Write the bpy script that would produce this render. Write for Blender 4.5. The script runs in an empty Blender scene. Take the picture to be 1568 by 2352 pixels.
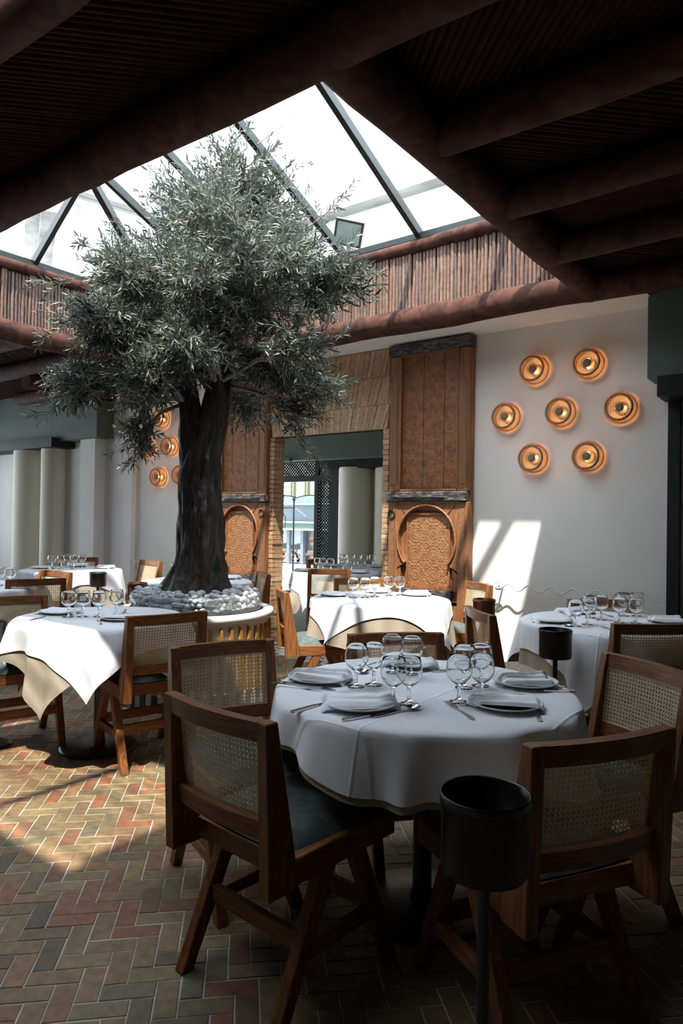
import bpy, bmesh, math, random
from mathutils import Vector, Matrix
R = math.radians
random.seed(7)
scn = bpy.context.scene
COL = scn.collection

# ------------------------------------------------------------------ camera
YAW, PITCH, ROLL = R(36.6), R(0.62), R(0.9)
cam = bpy.data.objects.new('camera', bpy.data.cameras.new('camera'))
COL.objects.link(cam)
cam.data.sensor_fit = 'VERTICAL'
cam.data.sensor_height = 36.0
cam.data.lens = 24.0
cam.data.clip_start = 0.05
cam.location = (0, 0, 1.33)
cam.rotation_euler = (Matrix.Rotation(YAW, 3, 'Z') @ Matrix.Rotation(R(90) + PITCH, 3, 'X') @ Matrix.Rotation(ROLL, 3, 'Z')).to_euler()
scn.camera = cam

# ------------------------------------------------------------------ sky, sun, exposure
world = bpy.data.worlds.new('sky')
scn.world = world
world.use_nodes = True
bg = world.node_tree.nodes['Background']
bg.inputs['Color'].default_value = (0.80, 0.90, 1.0, 1)
bg.inputs['Strength'].default_value = 5.0
sun = bpy.data.objects.new('sun', bpy.data.lights.new('sun', 'SUN'))
COL.objects.link(sun)
sun.data.energy = 10.0
sun.data.angle = R(0.9)
sun.data.color = (1.0, 0.95, 0.86)
sun.rotation_euler = Vector((-0.22, 0.432, -1.0)).to_track_quat('-Z', 'Y').to_euler()
vs = scn.view_settings
vs.view_transform = 'Standard'
vs.look = 'None'
vs.gamma = 1.0
vs.use_curve_mapping = False
vs.exposure = 0.38

# ------------------------------------------------------------------ helpers
class MB:
    """collects shapes, build() links them as ONE mesh object"""
    def __init__(s):
        s.v, s.f, s.sm = [], [], []
    def add(s, vs_, fs, smooth=False, M=None):
        o = len(s.v)
        s.v += [tuple(M @ Vector(p)) for p in vs_] if M else [tuple(p) for p in vs_]
        for f in fs:
            s.f.append(tuple(i + o for i in f)); s.sm.append(smooth)
        return s
    def box(s, a, b, M=None):
        (x0, y0, z0), (x1, y1, z1) = a, b
        return s.add([(x0,y0,z0),(x1,y0,z0),(x1,y1,z0),(x0,y1,z0),(x0,y0,z1),(x1,y0,z1),(x1,y1,z1),(x0,y1,z1)],
                     [(0,3,2,1),(4,5,6,7),(0,1,5,4),(1,2,6,5),(2,3,7,6),(3,0,4,7)], False, M)
    def prism(s, poly, d0, d1, axis='x', M=None):
        n = len(poly)
        def P(p, d):
            return (d, p[0], p[1]) if axis == 'x' else (p[0], d, p[1]) if axis == 'y' else (p[0], p[1], d)
        vs_ = [P(p, d0) for p in poly] + [P(p, d1) for p in poly]
        fs = [tuple(range(n))[::-1], tuple(range(n, 2*n))] + [(i, (i+1) % n, n + (i+1) % n, n + i) for i in range(n)]
        return s.add(vs_, fs, False, M)
    def bar(s, p, q, w, h, up=(0, 0, 1)):
        """rectangular bar from p to q, w across, h along up"""
        p, q = Vector(p), Vector(q)
        d = (q - p).normalized()
        u = Vector(up); u = (u - d * u.dot(d)).normalized()
        r = d.cross(u)
        vs_ = []
        for c in (p, q):
            for a, b in ((-1,-1),(1,-1),(1,1),(-1,1)):
                vs_.append(c + r * (a * w / 2) + u * (b * h / 2))
        return s.add(vs_, [(0,3,2,1),(4,5,6,7),(0,1,5,4),(1,2,6,5),(2,3,7,6),(3,0,4,7)])
    def tube(s, pts, rad, n=8, caps=True, smooth=True, jitter=None):
        pts = [Vector(p) for p in pts]
        if not isinstance(rad, (list, tuple)): rad = [rad] * len(pts)
        t0 = (pts[1] - pts[0]).normalized()
        u = t0.orthogonal().normalized()
        vs_, fs = [], []
        for i, p in enumerate(pts):
            t = (pts[min(i+1, len(pts)-1)] - pts[max(i-1, 0)]).normalized()
            u = (u - t * u.dot(t)).normalized()
            w = t.cross(u)
            for k in range(n):
                a = 2 * math.pi * k / n
                rr = rad[i] * (jitter(i, a) if jitter else 1)
                vs_.append(p + u * (rr * math.cos(a)) + w * (rr * math.sin(a)))
        for i in range(len(pts) - 1):
            for k in range(n):
                a, b = i * n + k, i * n + (k + 1) % n
                fs.append((a, b, b + n, a + n))
        s.add(vs_, fs, smooth)
        if caps:
            s.add(vs_[:n], [tuple(range(n))[::-1]]); s.add(vs_[-n:], [tuple(range(n))])
        return s
    def lathe(s, prof, n=24, closed=False, M=None, smooth=True, mod=None):
        vs_, fs = [], []
        for r, z in prof:
            for k in range(n):
                a = 2 * math.pi * k / n
                rr = r * (mod(a, z) if mod else 1)
                vs_.append((rr * math.cos(a), rr * math.sin(a), z))
        m = len(prof)
        for i in range(m if closed else m - 1):
            for k in range(n):
                a, b = i * n + k, i * n + (k + 1) % n
                c, d = ((i + 1) % m) * n + (k + 1) % n, ((i + 1) % m) * n + k
                fs.append((a, b, c, d))
        return s.add(vs_, fs, smooth, M)
    def disc(s, r, z, n=24, flip=False):
        vs_ = [(r * math.cos(2*math.pi*k/n), r * math.sin(2*math.pi*k/n), z) for k in range(n)]
        return s.add(vs_, [tuple(range(n))[::-1] if flip else tuple(range(n))])
    def mesh(s, name, m):
        me = bpy.data.meshes.new(name)
        me.from_pydata(s.v, [], s.f)
        me.polygons.foreach_set('use_smooth', s.sm)
        me.materials.append(m)
        me.update()
        return me
    def build(s, name, m, parent=None, bevel=0):
        me = s.mesh(name, m)
        if bevel:
            bm = bmesh.new(); bm.from_mesh(me)
            bmesh.ops.remove_doubles(bm, verts=bm.verts, dist=1e-5)
            es = [e for e in bm.edges if len(e.link_faces) == 2 and e.calc_face_angle(0) > 0.6]
            bmesh.ops.bevel(bm, geom=es, offset=bevel, segments=1, affect='EDGES', profile=0.7)
            bm.to_mesh(me); bm.free()
        return link(name, me, parent)

def link(name, me, parent=None):
    o = bpy.data.objects.new(name, me)
    COL.objects.link(o)
    if parent: o.parent = parent
    return o
def tag(o, label=None, cat=None, group=None, kind=None):
    if label: o['label'] = label
    if cat: o['category'] = cat
    if group: o['group'] = group
    if kind: o['kind'] = kind
    return o
def empty(name, loc=(0, 0, 0), rz=0):
    o = bpy.data.objects.new(name, None)
    o.empty_display_size = 0.05
    COL.objects.link(o)
    o.location = loc; o.rotation_euler = (0, 0, rz)
    return o
def copy_tree(o, parent=None):
    c = o.copy(); COL.objects.link(c)
    if parent: c.parent = parent
    for ch in list(o.children): copy_tree(ch, c)
    return c

# ------------------------------------------------------------------ materials
def new_mat(name):
    m = bpy.data.materials.new(name); m.use_nodes = True
    nt = m.node_tree
    return m, nt, nt.nodes['Principled BSDF']
def N(nt, t, **kw):
    n = nt.nodes.new(t)
    for k, v in kw.items(): setattr(n, k, v)
    return n
def ramp(nt, stops, interp='LINEAR'):
    n = N(nt, 'ShaderNodeValToRGB')
    e = n.color_ramp.elements
    while len(e) > 1: e.remove(e[-1])
    e[0].position = stops[0][0]; e[0].color = (*stops[0][1], 1)
    for p, c in stops[1:]:
        x = e.new(p); x.color = (*c, 1)
    n.color_ramp.interpolation = interp
    return n
def coords(nt, scale=(1, 1, 1), kind='Object'):
    tc = N(nt, 'ShaderNodeTexCoord'); mp = N(nt, 'ShaderNodeMapping')
    mp.inputs['Scale'].default_value = scale
    nt.links.new(tc.outputs[kind], mp.inputs[0])
    return mp.outputs[0]
def pm(name, c1, c2=None, rough=0.5, scale=(1,1,1), ns=8, detail=4, bump=0.0, bscale=None, metal=0.0, spec=0.5, objrand=0.0, dist=0.0, lo=0.3, hi=0.7):
    """noise-varied principled material"""
    m, nt, b = new_mat(name)
    L = nt.links.new
    b.inputs['Roughness'].default_value = rough
    b.inputs['Metallic'].default_value = metal
    b.inputs['Specular IOR Level'].default_value = spec
    c2 = c2 or c1
    v = coords(nt, scale)
    if objrand:
        oi = N(nt, 'ShaderNodeObjectInfo'); add = N(nt, 'ShaderNodeVectorMath', operation='ADD')
        ml = N(nt, 'ShaderNodeMath', operation='MULTIPLY'); ml.inputs[1].default_value = 37.0
        L(oi.outputs['Random'], ml.inputs[0]); L(v, add.inputs[0]); L(ml.outputs[0], add.inputs[1]); v = add.outputs[0]
    n = N(nt, 'ShaderNodeTexNoise'); n.inputs['Scale'].default_value = ns; n.inputs['Detail'].default_value = detail
    n.inputs['Distortion'].default_value = dist
    L(v, n.inputs['Vector'])
    r = ramp(nt, [(lo, c1), (hi, c2)])
    L(n.outputs['Fac'], r.inputs[0])
    col = r.outputs[0]
    if objrand:
        hs = N(nt, 'ShaderNodeHueSaturation')
        mr = N(nt, 'ShaderNodeMapRange'); mr.inputs[3].default_value = 1 - objrand; mr.inputs[4].default_value = 1 + objrand
        L(oi.outputs['Random'], mr.inputs[0]); L(mr.outputs[0], hs.inputs['Value']); L(col, hs.inputs['Color']); col = hs.outputs[0]
    L(col, b.inputs['Base Color'])
    if bump:
        nb = n
        if bscale:
            nb = N(nt, 'ShaderNodeTexNoise'); nb.inputs['Scale'].default_value = bscale; nb.inputs['Detail'].default_value = 5
            L(v, nb.inputs['Vector'])
        bp = N(nt, 'ShaderNodeBump'); bp.inputs['Strength'].default_value = bump; bp.inputs['Distance'].default_value = 0.01
        L(nb.outputs['Fac'], bp.inputs['Height']); L(bp.outputs[0], b.inputs['Normal'])
    return m
M = {}
WC1, WC2 = (0.110, 0.038, 0.013), (0.265, 0.104, 0.034)
M['wood'] = pm('teak_grain_upright', WC1, WC2, 0.42, (40, 40, 4), 2.2, 5, 0.12, objrand=0.10, spec=0.28)
M['wood_x'] = pm('teak_grain_across', WC1, WC2, 0.42, (4, 40, 40), 2.2, 5, 0.12, objrand=0.10, spec=0.28)
M['wood_y'] = pm('teak_grain_along', WC1, WC2, 0.42, (40, 4, 40), 2.2, 5, 0.12, objrand=0.10, spec=0.28)
M['cane'] = pm('cane_webbing', (0.58, 0.45, 0.27), (0.72, 0.60, 0.40), 0.5, (1,1,1), 60)
M['cane_edge'] = pm('cane_spline', (0.66, 0.54, 0.34), (0.74, 0.62, 0.42), 0.5, (1,1,1), 60)
M['fabric'] = pm('seat_chenille_green', (0.072, 0.095, 0.088), (0.115, 0.145, 0.135), 0.95, (1,1,1), 35, 6, 0.5, 240, spec=0.1)
M['cloth'] = pm('white_tablecloth', (0.76, 0.76, 0.80), (0.82, 0.82, 0.85), 0.85, (1,1,1), 3, 3, 0.03, 500, spec=0.2)
M['napkin'] = pm('white_napkin', (0.83, 0.83, 0.87), (0.88, 0.88, 0.91), 0.9, (1,1,1), 3, 3, 0.04, 400, spec=0.2)
M['beige'] = pm('beige_undercloth', (0.30, 0.25, 0.19), (0.37, 0.31, 0.24), 0.9, (1,1,1), 4, 3, 0.04, 400, spec=0.2)
def crease_cloth(m):
    """faint ironed fold lines across a tablecloth"""
    nt = m.node_tree; L = nt.links.new
    b = nt.nodes['Principled BSDF']
    v = coords(nt); sep = N(nt, 'ShaderNodeSeparateXYZ'); L(v, sep.inputs[0])
    outs = []
    for ax in (0, 1):
        ml = N(nt, 'ShaderNodeMath', operation='MULTIPLY_ADD'); ml.inputs[1].default_value = 2.35; ml.inputs[2].default_value = .31 + ax * .4; L(sep.outputs[ax], ml.inputs[0])
        fr = N(nt, 'ShaderNodeMath', operation='FRACT'); L(ml.outputs[0], fr.inputs[0])
        sb = N(nt, 'ShaderNodeMath', operation='SUBTRACT'); sb.inputs[1].default_value = .5; L(fr.outputs[0], sb.inputs[0])
        ab = N(nt, 'ShaderNodeMath', operation='ABSOLUTE'); L(sb.outputs[0], ab.inputs[0])
        mr = N(nt, 'ShaderNodeMapRange'); mr.inputs[2].default_value = .018; mr.inputs[3].default_value = 1; mr.inputs[4].default_value = 0; L(ab.outputs[0], mr.inputs[0])
        outs.append(mr.outputs[0])
    ad = N(nt, 'ShaderNodeMath', operation='ADD'); L(outs[0], ad.inputs[0]); L(outs[1], ad.inputs[1])
    n = N(nt, 'ShaderNodeTexNoise'); n.inputs['Scale'].default_value = 9; n.inputs['Detail'].default_value = 3; L(v, n.inputs['Vector'])
    ma = N(nt, 'ShaderNodeMath', operation='MULTIPLY_ADD'); ma.inputs[1].default_value = .9; L(n.outputs['Fac'], ma.inputs[0]); L(ad.outputs[0], ma.inputs[2])
    bp = N(nt, 'ShaderNodeBump'); bp.inputs['Strength'].default_value = .30; bp.inputs['Distance'].default_value = .012
    L(ma.outputs[0], bp.inputs['Height']); L(bp.outputs[0], b.inputs['Normal'])
crease_cloth(M['cloth'])
M['black'] = pm('black_iron', (0.012, 0.012, 0.012), (0.022, 0.020, 0.019), 0.38, (1,1,1), 9, spec=0.5)
M['copper'] = pm('aged_copper', (0.10, 0.040, 0.022), (0.20, 0.085, 0.050), 0.38, (1,1,1), 14, metal=0.75)
M['bronze'] = pm('dark_bronze', (0.008, 0.006, 0.005), (0.014, 0.009, 0.008), 0.36, (1,1,1), 12, metal=0.2)
M['steel'] = pm('cutlery_steel', (0.55, 0.55, 0.56), (0.62, 0.62, 0.62), 0.16, metal=1.0)
M['plate'] = pm('plate_glaze_grey', (0.58, 0.60, 0.60), (0.66, 0.67, 0.66), 0.25, (1,1,1), 20)
M['well'] = pm('plate_centre_brown', (0.16, 0.085, 0.050), (0.26, 0.150, 0.095), 0.25, (1,1,1), 25)
M['wall'] = pm('wall_plaster', (0.70, 0.675, 0.635), (0.745, 0.72, 0.68), 0.85, (1,1,1), 2.5, 4, 0.04, 60, spec=0.2)
M['column'] = pm('column_plaster', (0.74, 0.68, 0.575), (0.78, 0.72, 0.61), 0.8, (1,1,1), 2, spec=0.2)
M['green'] = pm('green_paint', (0.098, 0.122, 0.098), (0.112, 0.138, 0.112), 0.6, (1,1,1), 3, spec=0.3)
M['dgreen'] = pm('dark_green_paint', (0.012, 0.018, 0.018), (0.016, 0.023, 0.022), 0.55, (1,1,1), 3, spec=0.2)
M['rear'] = pm('rear_wall_paint', (0.055, 0.045, 0.038), (0.07, 0.057, 0.048), 0.8, (1,1,1), 2)
M['log'] = pm('log_stain', (0.026, 0.0095, 0.007), (0.100, 0.040, 0.028), 0.75, (1.5, 1.5, 1.5), 5, 6, 0.15, 22, dist=1.2, spec=0.15)
M['reed'] = pm('ceiling_reed', (0.017, 0.0048, 0.0035), (0.038, 0.0115, 0.008), 0.85, (3, 3, 3), 4, 4, spec=0.1)
M['roofdark'] = pm('roof_board', (0.02, 0.013, 0.010), (0.03, 0.02, 0.015), 0.9)
M['curb'] = pm('skylight_curb', (0.05, 0.03, 0.02), (0.08, 0.05, 0.035), 0.9)
M['bar'] = pm('glazing_bar_green', (0.007, 0.012, 0.011), (0.010, 0.017, 0.015), 0.4)
M['steelgrey'] = pm('galvanised_steel', (0.42, 0.44, 0.45), (0.52, 0.54, 0.55), 0.45, metal=0.3)
M['bark'] = pm('olive_bark', (0.008, 0.006, 0.005), (0.080, 0.066, 0.054), 0.65, (16, 16, 3.2), 1.7, 8, 1.0, 2.6, dist=1.0, lo=0.35, hi=0.75, spec=0.3)
M['branch'] = pm('olive_twig', (0.14, 0.12, 0.10), (0.27, 0.245, 0.20), 0.8, (8, 8, 8), 4)
M['pebble'] = pm('white_pebble', (0.48, 0.50, 0.53), (0.62, 0.635, 0.66), 0.7, (1,1,1), 30, objrand=0.12)
M['amber'] = pm('amber_glaze', (0.19, 0.085, 0.012), (0.42, 0.21, 0.045), 0.35, (6, 6, 2), 8, 4, 0.1)
M['planter'] = pm('planter_render', (0.60, 0.58, 0.55), (0.68, 0.66, 0.63), 0.75, (1,1,1), 4, 4, 0.05, 50)
M['doorwood'] = pm('old_cedar', (0.14, 0.050, 0.020), (0.30, 0.125, 0.048), 0.55, (26, 26, 2.5), 1.8, 6, 0.25, dist=0.6)
M['ironwood'] = pm('weathered_black_rail', (0.018, 0.016, 0.015), (0.17, 0.15, 0.135), 0.6, (6, 6, 22), 3, 8, 0.4, lo=0.42, hi=0.72)
M['rattan'] = pm('rattan_strip', (0.36, 0.120, 0.020), (0.52, 0.200, 0.040), 0.55, (1,1,1), 40)
M['rattan_dark'] = pm('rattan_bound_rim', (0.16, 0.115, 0.07), (0.26, 0.19, 0.12), 0.7, (1,1,1), 90, 4, 0.4)
M['whitemetal'] = pm('white_painted_metal', (0.60, 0.61, 0.63), (0.68, 0.69, 0.70), 0.45)
M['paving'] = pm('pale_paving', (0.50, 0.49, 0.47), (0.60, 0.585, 0.56), 0.8, (1,1,1), 1.5)
M['extwhite'] = pm('neighbour_render', (0.50, 0.51, 0.52), (0.66, 0.66, 0.65), 0.9, (1,1,1), 0.9, 6, 0.1, lo=0.35, hi=0.6)
M['extstone'] = pm('neighbour_cornice', (0.22, 0.21, 0.20), (0.46, 0.43, 0.39), 0.9, (1, 1, 3), 2, 6, lo=0.35, hi=0.65)
M['mortar'] = pm('floor_mortar', (0.36, 0.33, 0.28), (0.50, 0.46, 0.40), 0.95, (1,1,1), 12)
M['facadeblue'] = pm('facade_blue_glass', (0.070, 0.112, 0.140), (0.119, 0.168, 0.193), 0.3, (1,1,1), 1.2)
M['facadegrey'] = pm('facade_steel_post', (0.088, 0.108, 0.128), (0.112, 0.132, 0.152), 0.5)
M['facadegreen'] = pm('facade_green_band', (0.028, 0.076, 0.068), (0.040, 0.096, 0.088), 0.4)
M['facadewhite'] = pm('facade_white', (0.420, 0.432, 0.432), None, 0.6)
M['postersky'] = pm('poster_pale_sky', (0.180, 0.234, 0.279), (0.279, 0.324, 0.360), 0.5, (1,1,1), 0.8)
M['posterhill'] = pm('poster_dark_hill', (0.011, 0.013, 0.018), (0.025, 0.030, 0.040), 0.6)
M['plank'] = pm('reclaimed_plank', (0.055, 0.025, 0.016), (0.176, 0.105, 0.071), 0.7, (1,1,1), 2, 4, objrand=0.45)
for i, (c, d) in enumerate((((0.028,0.085,0.055),(0.05,0.13,0.085)), ((0.022,0.035,0.10),(0.035,0.06,0.16)), ((0.50,0.46,0.38),(0.60,0.56,0.47)))):
    M['zel%d' % i] = pm(('zellige_green', 'zellige_blue', 'zellige_cream')[i], c, d, 0.2, (1,1,1), 20)

def brick_mat(name, stops, bumpy=0.25):
    m, nt, b = new_mat(name); L = nt.links.new
    geo = N(nt, 'ShaderNodeNewGeometry'); oi = N(nt, 'ShaderNodeObjectInfo')
    ad = N(nt, 'ShaderNodeMath', operation='ADD'); fr = N(nt, 'ShaderNodeMath', operation='FRACT')
    L(geo.outputs['Random Per Island'], ad.inputs[0]); L(oi.outputs['Random'], ad.inputs[1]); L(ad.outputs[0], fr.inputs[0])
    r = ramp(nt, stops); L(fr.outputs[0], r.inputs[0])
    n = N(nt, 'ShaderNodeTexNoise'); n.inputs['Scale'].default_value = 28; n.inputs['Detail'].default_value = 7
    L(geo.outputs['Position'], n.inputs['Vector'])
    mr = N(nt, 'ShaderNodeMapRange'); mr.inputs[1].default_value = 0.3; mr.inputs[2].default_value = 0.7; mr.inputs[3].default_value = 0.72; mr.inputs[4].default_value = 1.22
    L(n.outputs['Fac'], mr.inputs[0])
    hs = N(nt, 'ShaderNodeHueSaturation'); L(mr.outputs[0], hs.inputs['Value']); L(r.outputs[0], hs.inputs['Color'])
    L(hs.outputs[0], b.inputs['Base Color'])
    b.inputs['Roughness'].default_value = 0.62
    bp = N(nt, 'ShaderNodeBump'); bp.inputs['Strength'].default_value = bumpy; bp.inputs['Distance'].default_value = 0.004
    L(n.outputs['Fac'], bp.inputs['Height']); L(bp.outputs[0], b.inputs['Normal'])
    return m
M['brick'] = brick_mat('floor_brick', [(0, (0.134, 0.091, 0.043)), (0.18, (0.215, 0.148, 0.066)), (0.34, (0.105, 0.085, 0.046)), (0.50, (0.211, 0.114, 0.052)), (0.68, (0.172, 0.114, 0.052)), (0.84, (0.211, 0.081, 0.036)), (0.93, (0.150, 0.071, 0.036)), (1.0, (0.084, 0.065, 0.042))])
M['wbrick'] = brick_mat('wall_brick', [(0, (0.36, 0.20, 0.105)), (0.3, (0.44, 0.27, 0.15)), (0.6, (0.40, 0.21, 0.11)), (0.8, (0.50, 0.35, 0.21)), (1, (0.32, 0.16, 0.085))])
M['gbrick'] = brick_mat('back_room_brick', [(0, (0.10, 0.11, 0.10)), (0.5, (0.17, 0.17, 0.15)), (1, (0.22, 0.20, 0.17))])
M['stick'] = brick_mat('palisade_stick', [(0, (0.106, 0.052, 0.035)), (0.25, (0.157, 0.084, 0.055)), (0.5, (0.137, 0.067, 0.049)), (0.7, (0.076, 0.046, 0.039)), (0.85, (0.182, 0.113, 0.077)), (1, (0.051, 0.035, 0.030))], 0.5)

def glass_mat():
    m, nt, b = new_mat('clear_glass')
    b.inputs['Base Color'].default_value = (0.97, 0.98, 0.98, 1)
    b.inputs['Roughness'].default_value = 0.0
    b.inputs['IOR'].default_value = 1.45
    b.inputs['Transmission Weight'].default_value = 1.0
    return m
def pane_mat(name, tint, refl, extra=0.0):
    """thin flat pane: mostly see-through with a faint mirror"""
    m, nt, b = new_mat(name); L = nt.links.new
    nt.nodes.remove(b)
    tr = N(nt, 'ShaderNodeBsdfTransparent'); tr.inputs[0].default_value = (*tint, 1)
    gl = N(nt, 'ShaderNodeBsdfGlossy'); gl.inputs['Roughness'].default_value = 0.02
    fr = N(nt, 'ShaderNodeLayerWeight'); fr.inputs['Blend'].default_value = refl
    mx = N(nt, 'ShaderNodeMixShader')
    L(fr.outputs['Fresnel'], mx.inputs[0]); L(tr.outputs[0], mx.inputs[1]); L(gl.outputs[0], mx.inputs[2])
    L(mx.outputs[0], nt.nodes['Material Output'].inputs[0])
    return m
M['glass'] = glass_mat()
M['pane'] = pane_mat('skylight_glass', (0.94, 0.96, 0.96), 0.12)
M['acrylic'] = pane_mat('clear_acrylic', (0.95, 0.965, 0.97), 0.05)
_nt = M['acrylic'].node_tree
for _n in list(_nt.nodes):
    if _n.type == 'MIX_SHADER':
        for _l in list(_n.inputs[0].links): _nt.links.remove(_l)
        _n.inputs[0].default_value = 0.07

def emit(name, col, strength):
    m, nt, b = new_mat(name)
    b.inputs['Base Color'].default_value = (*col, 1)
    b.inputs['Emission Color'].default_value = (*col, 1)
    b.inputs['Emission Strength'].default_value = strength
    return m
M['bulb'] = emit('lamp_bulb', (1.0, 0.62, 0.22), 14.0)
M['candle'] = emit('lantern_bulb', (1.0, 0.72, 0.40), 6.0)

def leaf_mat():
    m, nt, b = new_mat('olive_leaf'); L = nt.links.new
    geo = N(nt, 'ShaderNodeNewGeometry')
    r = ramp(nt, [(0, (0.028, 0.040, 0.026)), (0.45, (0.050, 0.068, 0.046)), (0.8, (0.078, 0.098, 0.070)), (0.985, (0.12, 0.13, 0.07)), (1, (0.26, 0.17, 0.05))])
    L(geo.outputs['Random Per Island'], r.inputs[0])
    mx = N(nt, 'ShaderNodeMix', data_type='RGBA'); mx.inputs['B'].default_value = (0.155, 0.170, 0.140, 1)
    L(geo.outputs['Backfacing'], mx.inputs['Factor']); L(r.outputs[0], mx.inputs['A'])
    L(mx.outputs['Result'], b.inputs['Base Color'])
    b.inputs['Roughness'].default_value = 0.45
    b.inputs['Specular IOR Level'].default_value = 0.5
    tl = N(nt, 'ShaderNodeBsdfTranslucent'); L(mx.outputs['Result'], tl.inputs[0])
    ms = N(nt, 'ShaderNodeMixShader'); ms.inputs[0].default_value = 0.15
    L(b.outputs[0], ms.inputs[1]); L(tl.outputs[0], ms.inputs[2]); L(ms.outputs[0], nt.nodes['Material Output'].inputs[0])
    return m
M['leaf'] = leaf_mat()

def carved_mat(name, cell, c1, c2):
    """cedar with shallow carved rosettes (fine relief)"""
    m, nt, b = new_mat(name); L = nt.links.new
    v = coords(nt, (1 / cell, 1 / cell, 1 / cell))
    def mth(op, a, bb=None):
        n = N(nt, 'ShaderNodeMath', operation=op)
        for i, x in enumerate((a, bb)):
            if x is None: continue
            if isinstance(x, (int, float)): n.inputs[i].default_value = x
            else: L(x, n.inputs[i])
        return n.outputs[0]
    sep = N(nt, 'ShaderNodeSeparateXYZ'); L(v, sep.inputs[0])
    fx = mth('SUBTRACT', mth('FRACT', sep.outputs[0]), 0.5); fz = mth('SUBTRACT', mth('FRACT', sep.outputs[2]), 0.5)
    rad = mth('SQRT', mth('ADD', mth('MULTIPLY', fx, fx), mth('MULTIPLY', fz, fz)))
    ang = mth('ARCTAN2', fz, fx)
    pet = mth('MULTIPLY', mth('COSINE', mth('MULTIPLY', ang, 16)), mth('SINE', mth('MULTIPLY', rad, 26)))
    h = mth('ADD', mth('MULTIPLY', pet, 0.5), mth('MULTIPLY', mth('SINE', mth('MULTIPLY', rad, 40)), 0.35))
    n = N(nt, 'ShaderNodeTexNoise'); n.inputs['Scale'].default_value = 5; n.inputs['Detail'].default_value = 8; L(v, n.inputs['Vector'])
    r = ramp(nt, [(0.3, c1), (0.7, c2)])
    L(mth('ADD', n.outputs['Fac'], mth('MULTIPLY', h, 0.10)), r.inputs[0]); L(r.outputs[0], b.inputs['Base Color'])
    bp = N(nt, 'ShaderNodeBump'); bp.inputs['Strength'].default_value = 0.55; bp.inputs['Distance'].default_value = 0.004
    L(h, bp.inputs['Height']); L(bp.outputs[0], b.inputs['Normal'])
    b.inputs['Roughness'].default_value = 0.55
    return m
M['carved'] = carved_mat('carved_rosettes', 0.185, (0.165, 0.068, 0.027), (0.31, 0.142, 0.058))
M['carved_up'] = carved_mat('carved_upper_planks', 0.24, (0.15, 0.052, 0.020), (0.29, 0.115, 0.042))
M['fret'] = carved_mat('carved_border', 0.062, (0.15, 0.060, 0.024), (0.27, 0.118, 0.048))

def stripes_mat():
    m, nt, b = new_mat('awning_stripes'); L = nt.links.new
    v = coords(nt, (3.1, 1, 1)); sep = N(nt, 'ShaderNodeSeparateXYZ'); L(v, sep.inputs[0])
    fr = N(nt, 'ShaderNodeMath', operation='FRACT'); L(sep.outputs[0], fr.inputs[0])
    a, c = (0.78, 0.76, 0.62), (0.20, 0.22, 0.11)
    r = ramp(nt, [(0, a), (0.48, (0.5, 0.5, 0.33)), (0.54, c), (0.66, (0.62, 0.6, 0.44)), (0.72, c), (0.92, (0.5, 0.5, 0.33)), (0.96, a)], 'CONSTANT')
    L(fr.outputs[0], r.inputs[0]); L(r.outputs[0], b.inputs['Base Color']); b.inputs['Roughness'].default_value = 0.9
    tl = N(nt, 'ShaderNodeBsdfTranslucent'); L(r.outputs[0], tl.inputs[0])
    ms = N(nt, 'ShaderNodeMixShader'); ms.inputs[0].default_value = 0.4
    L(b.outputs[0], ms.inputs[1]); L(tl.outputs[0], ms.inputs[2]); L(ms.outputs[0], nt.nodes['Material Output'].inputs[0])
    return m
M['stripes'] = stripes_mat()

def floral_mat():
    m, nt, b = new_mat('seat_woven_pattern'); L = nt.links.new
    v = coords(nt, (9, 9, 1))
    n = N(nt, 'ShaderNodeTexNoise'); n.inputs['Scale'].default_value = 1.6; n.inputs['Detail'].default_value = 3; n.inputs['Distortion'].default_value = 2.5
    L(v, n.inputs['Vector'])
    r = ramp(nt, [(0.30, (0.08, 0.16, 0.14)), (0.42, (0.30, 0.34, 0.28)), (0.50, (0.40, 0.10, 0.09)), (0.56, (0.42, 0.38, 0.30)), (0.64, (0.10, 0.22, 0.20)), (0.74, (0.36, 0.12, 0.12))])
    L(n.outputs['Fac'], r.inputs[0]); L(r.outputs[0], b.inputs['Base Color']); b.inputs['Roughness'].default_value = 0.9
    return m
M['floral'] = floral_mat()

# ================================================================== THE SETTING
YW = 5.5            # face of the back wall
OX0, OX1, OZ = -4.965, -3.565, 2.20      # doorway in it
XA, XB, YA, YB = -6.17, -1.48, 1.86, 4.89   # skylight opening, log centres
XC, YC0, YC1 = -3.75, -0.15, 1.16           # second, smaller opening (behind the frame)
ZL = 3.0            # height of log centres

def struct(o, label, cat='wall'):
    return tag(o, label, cat, kind='structure')

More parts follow.
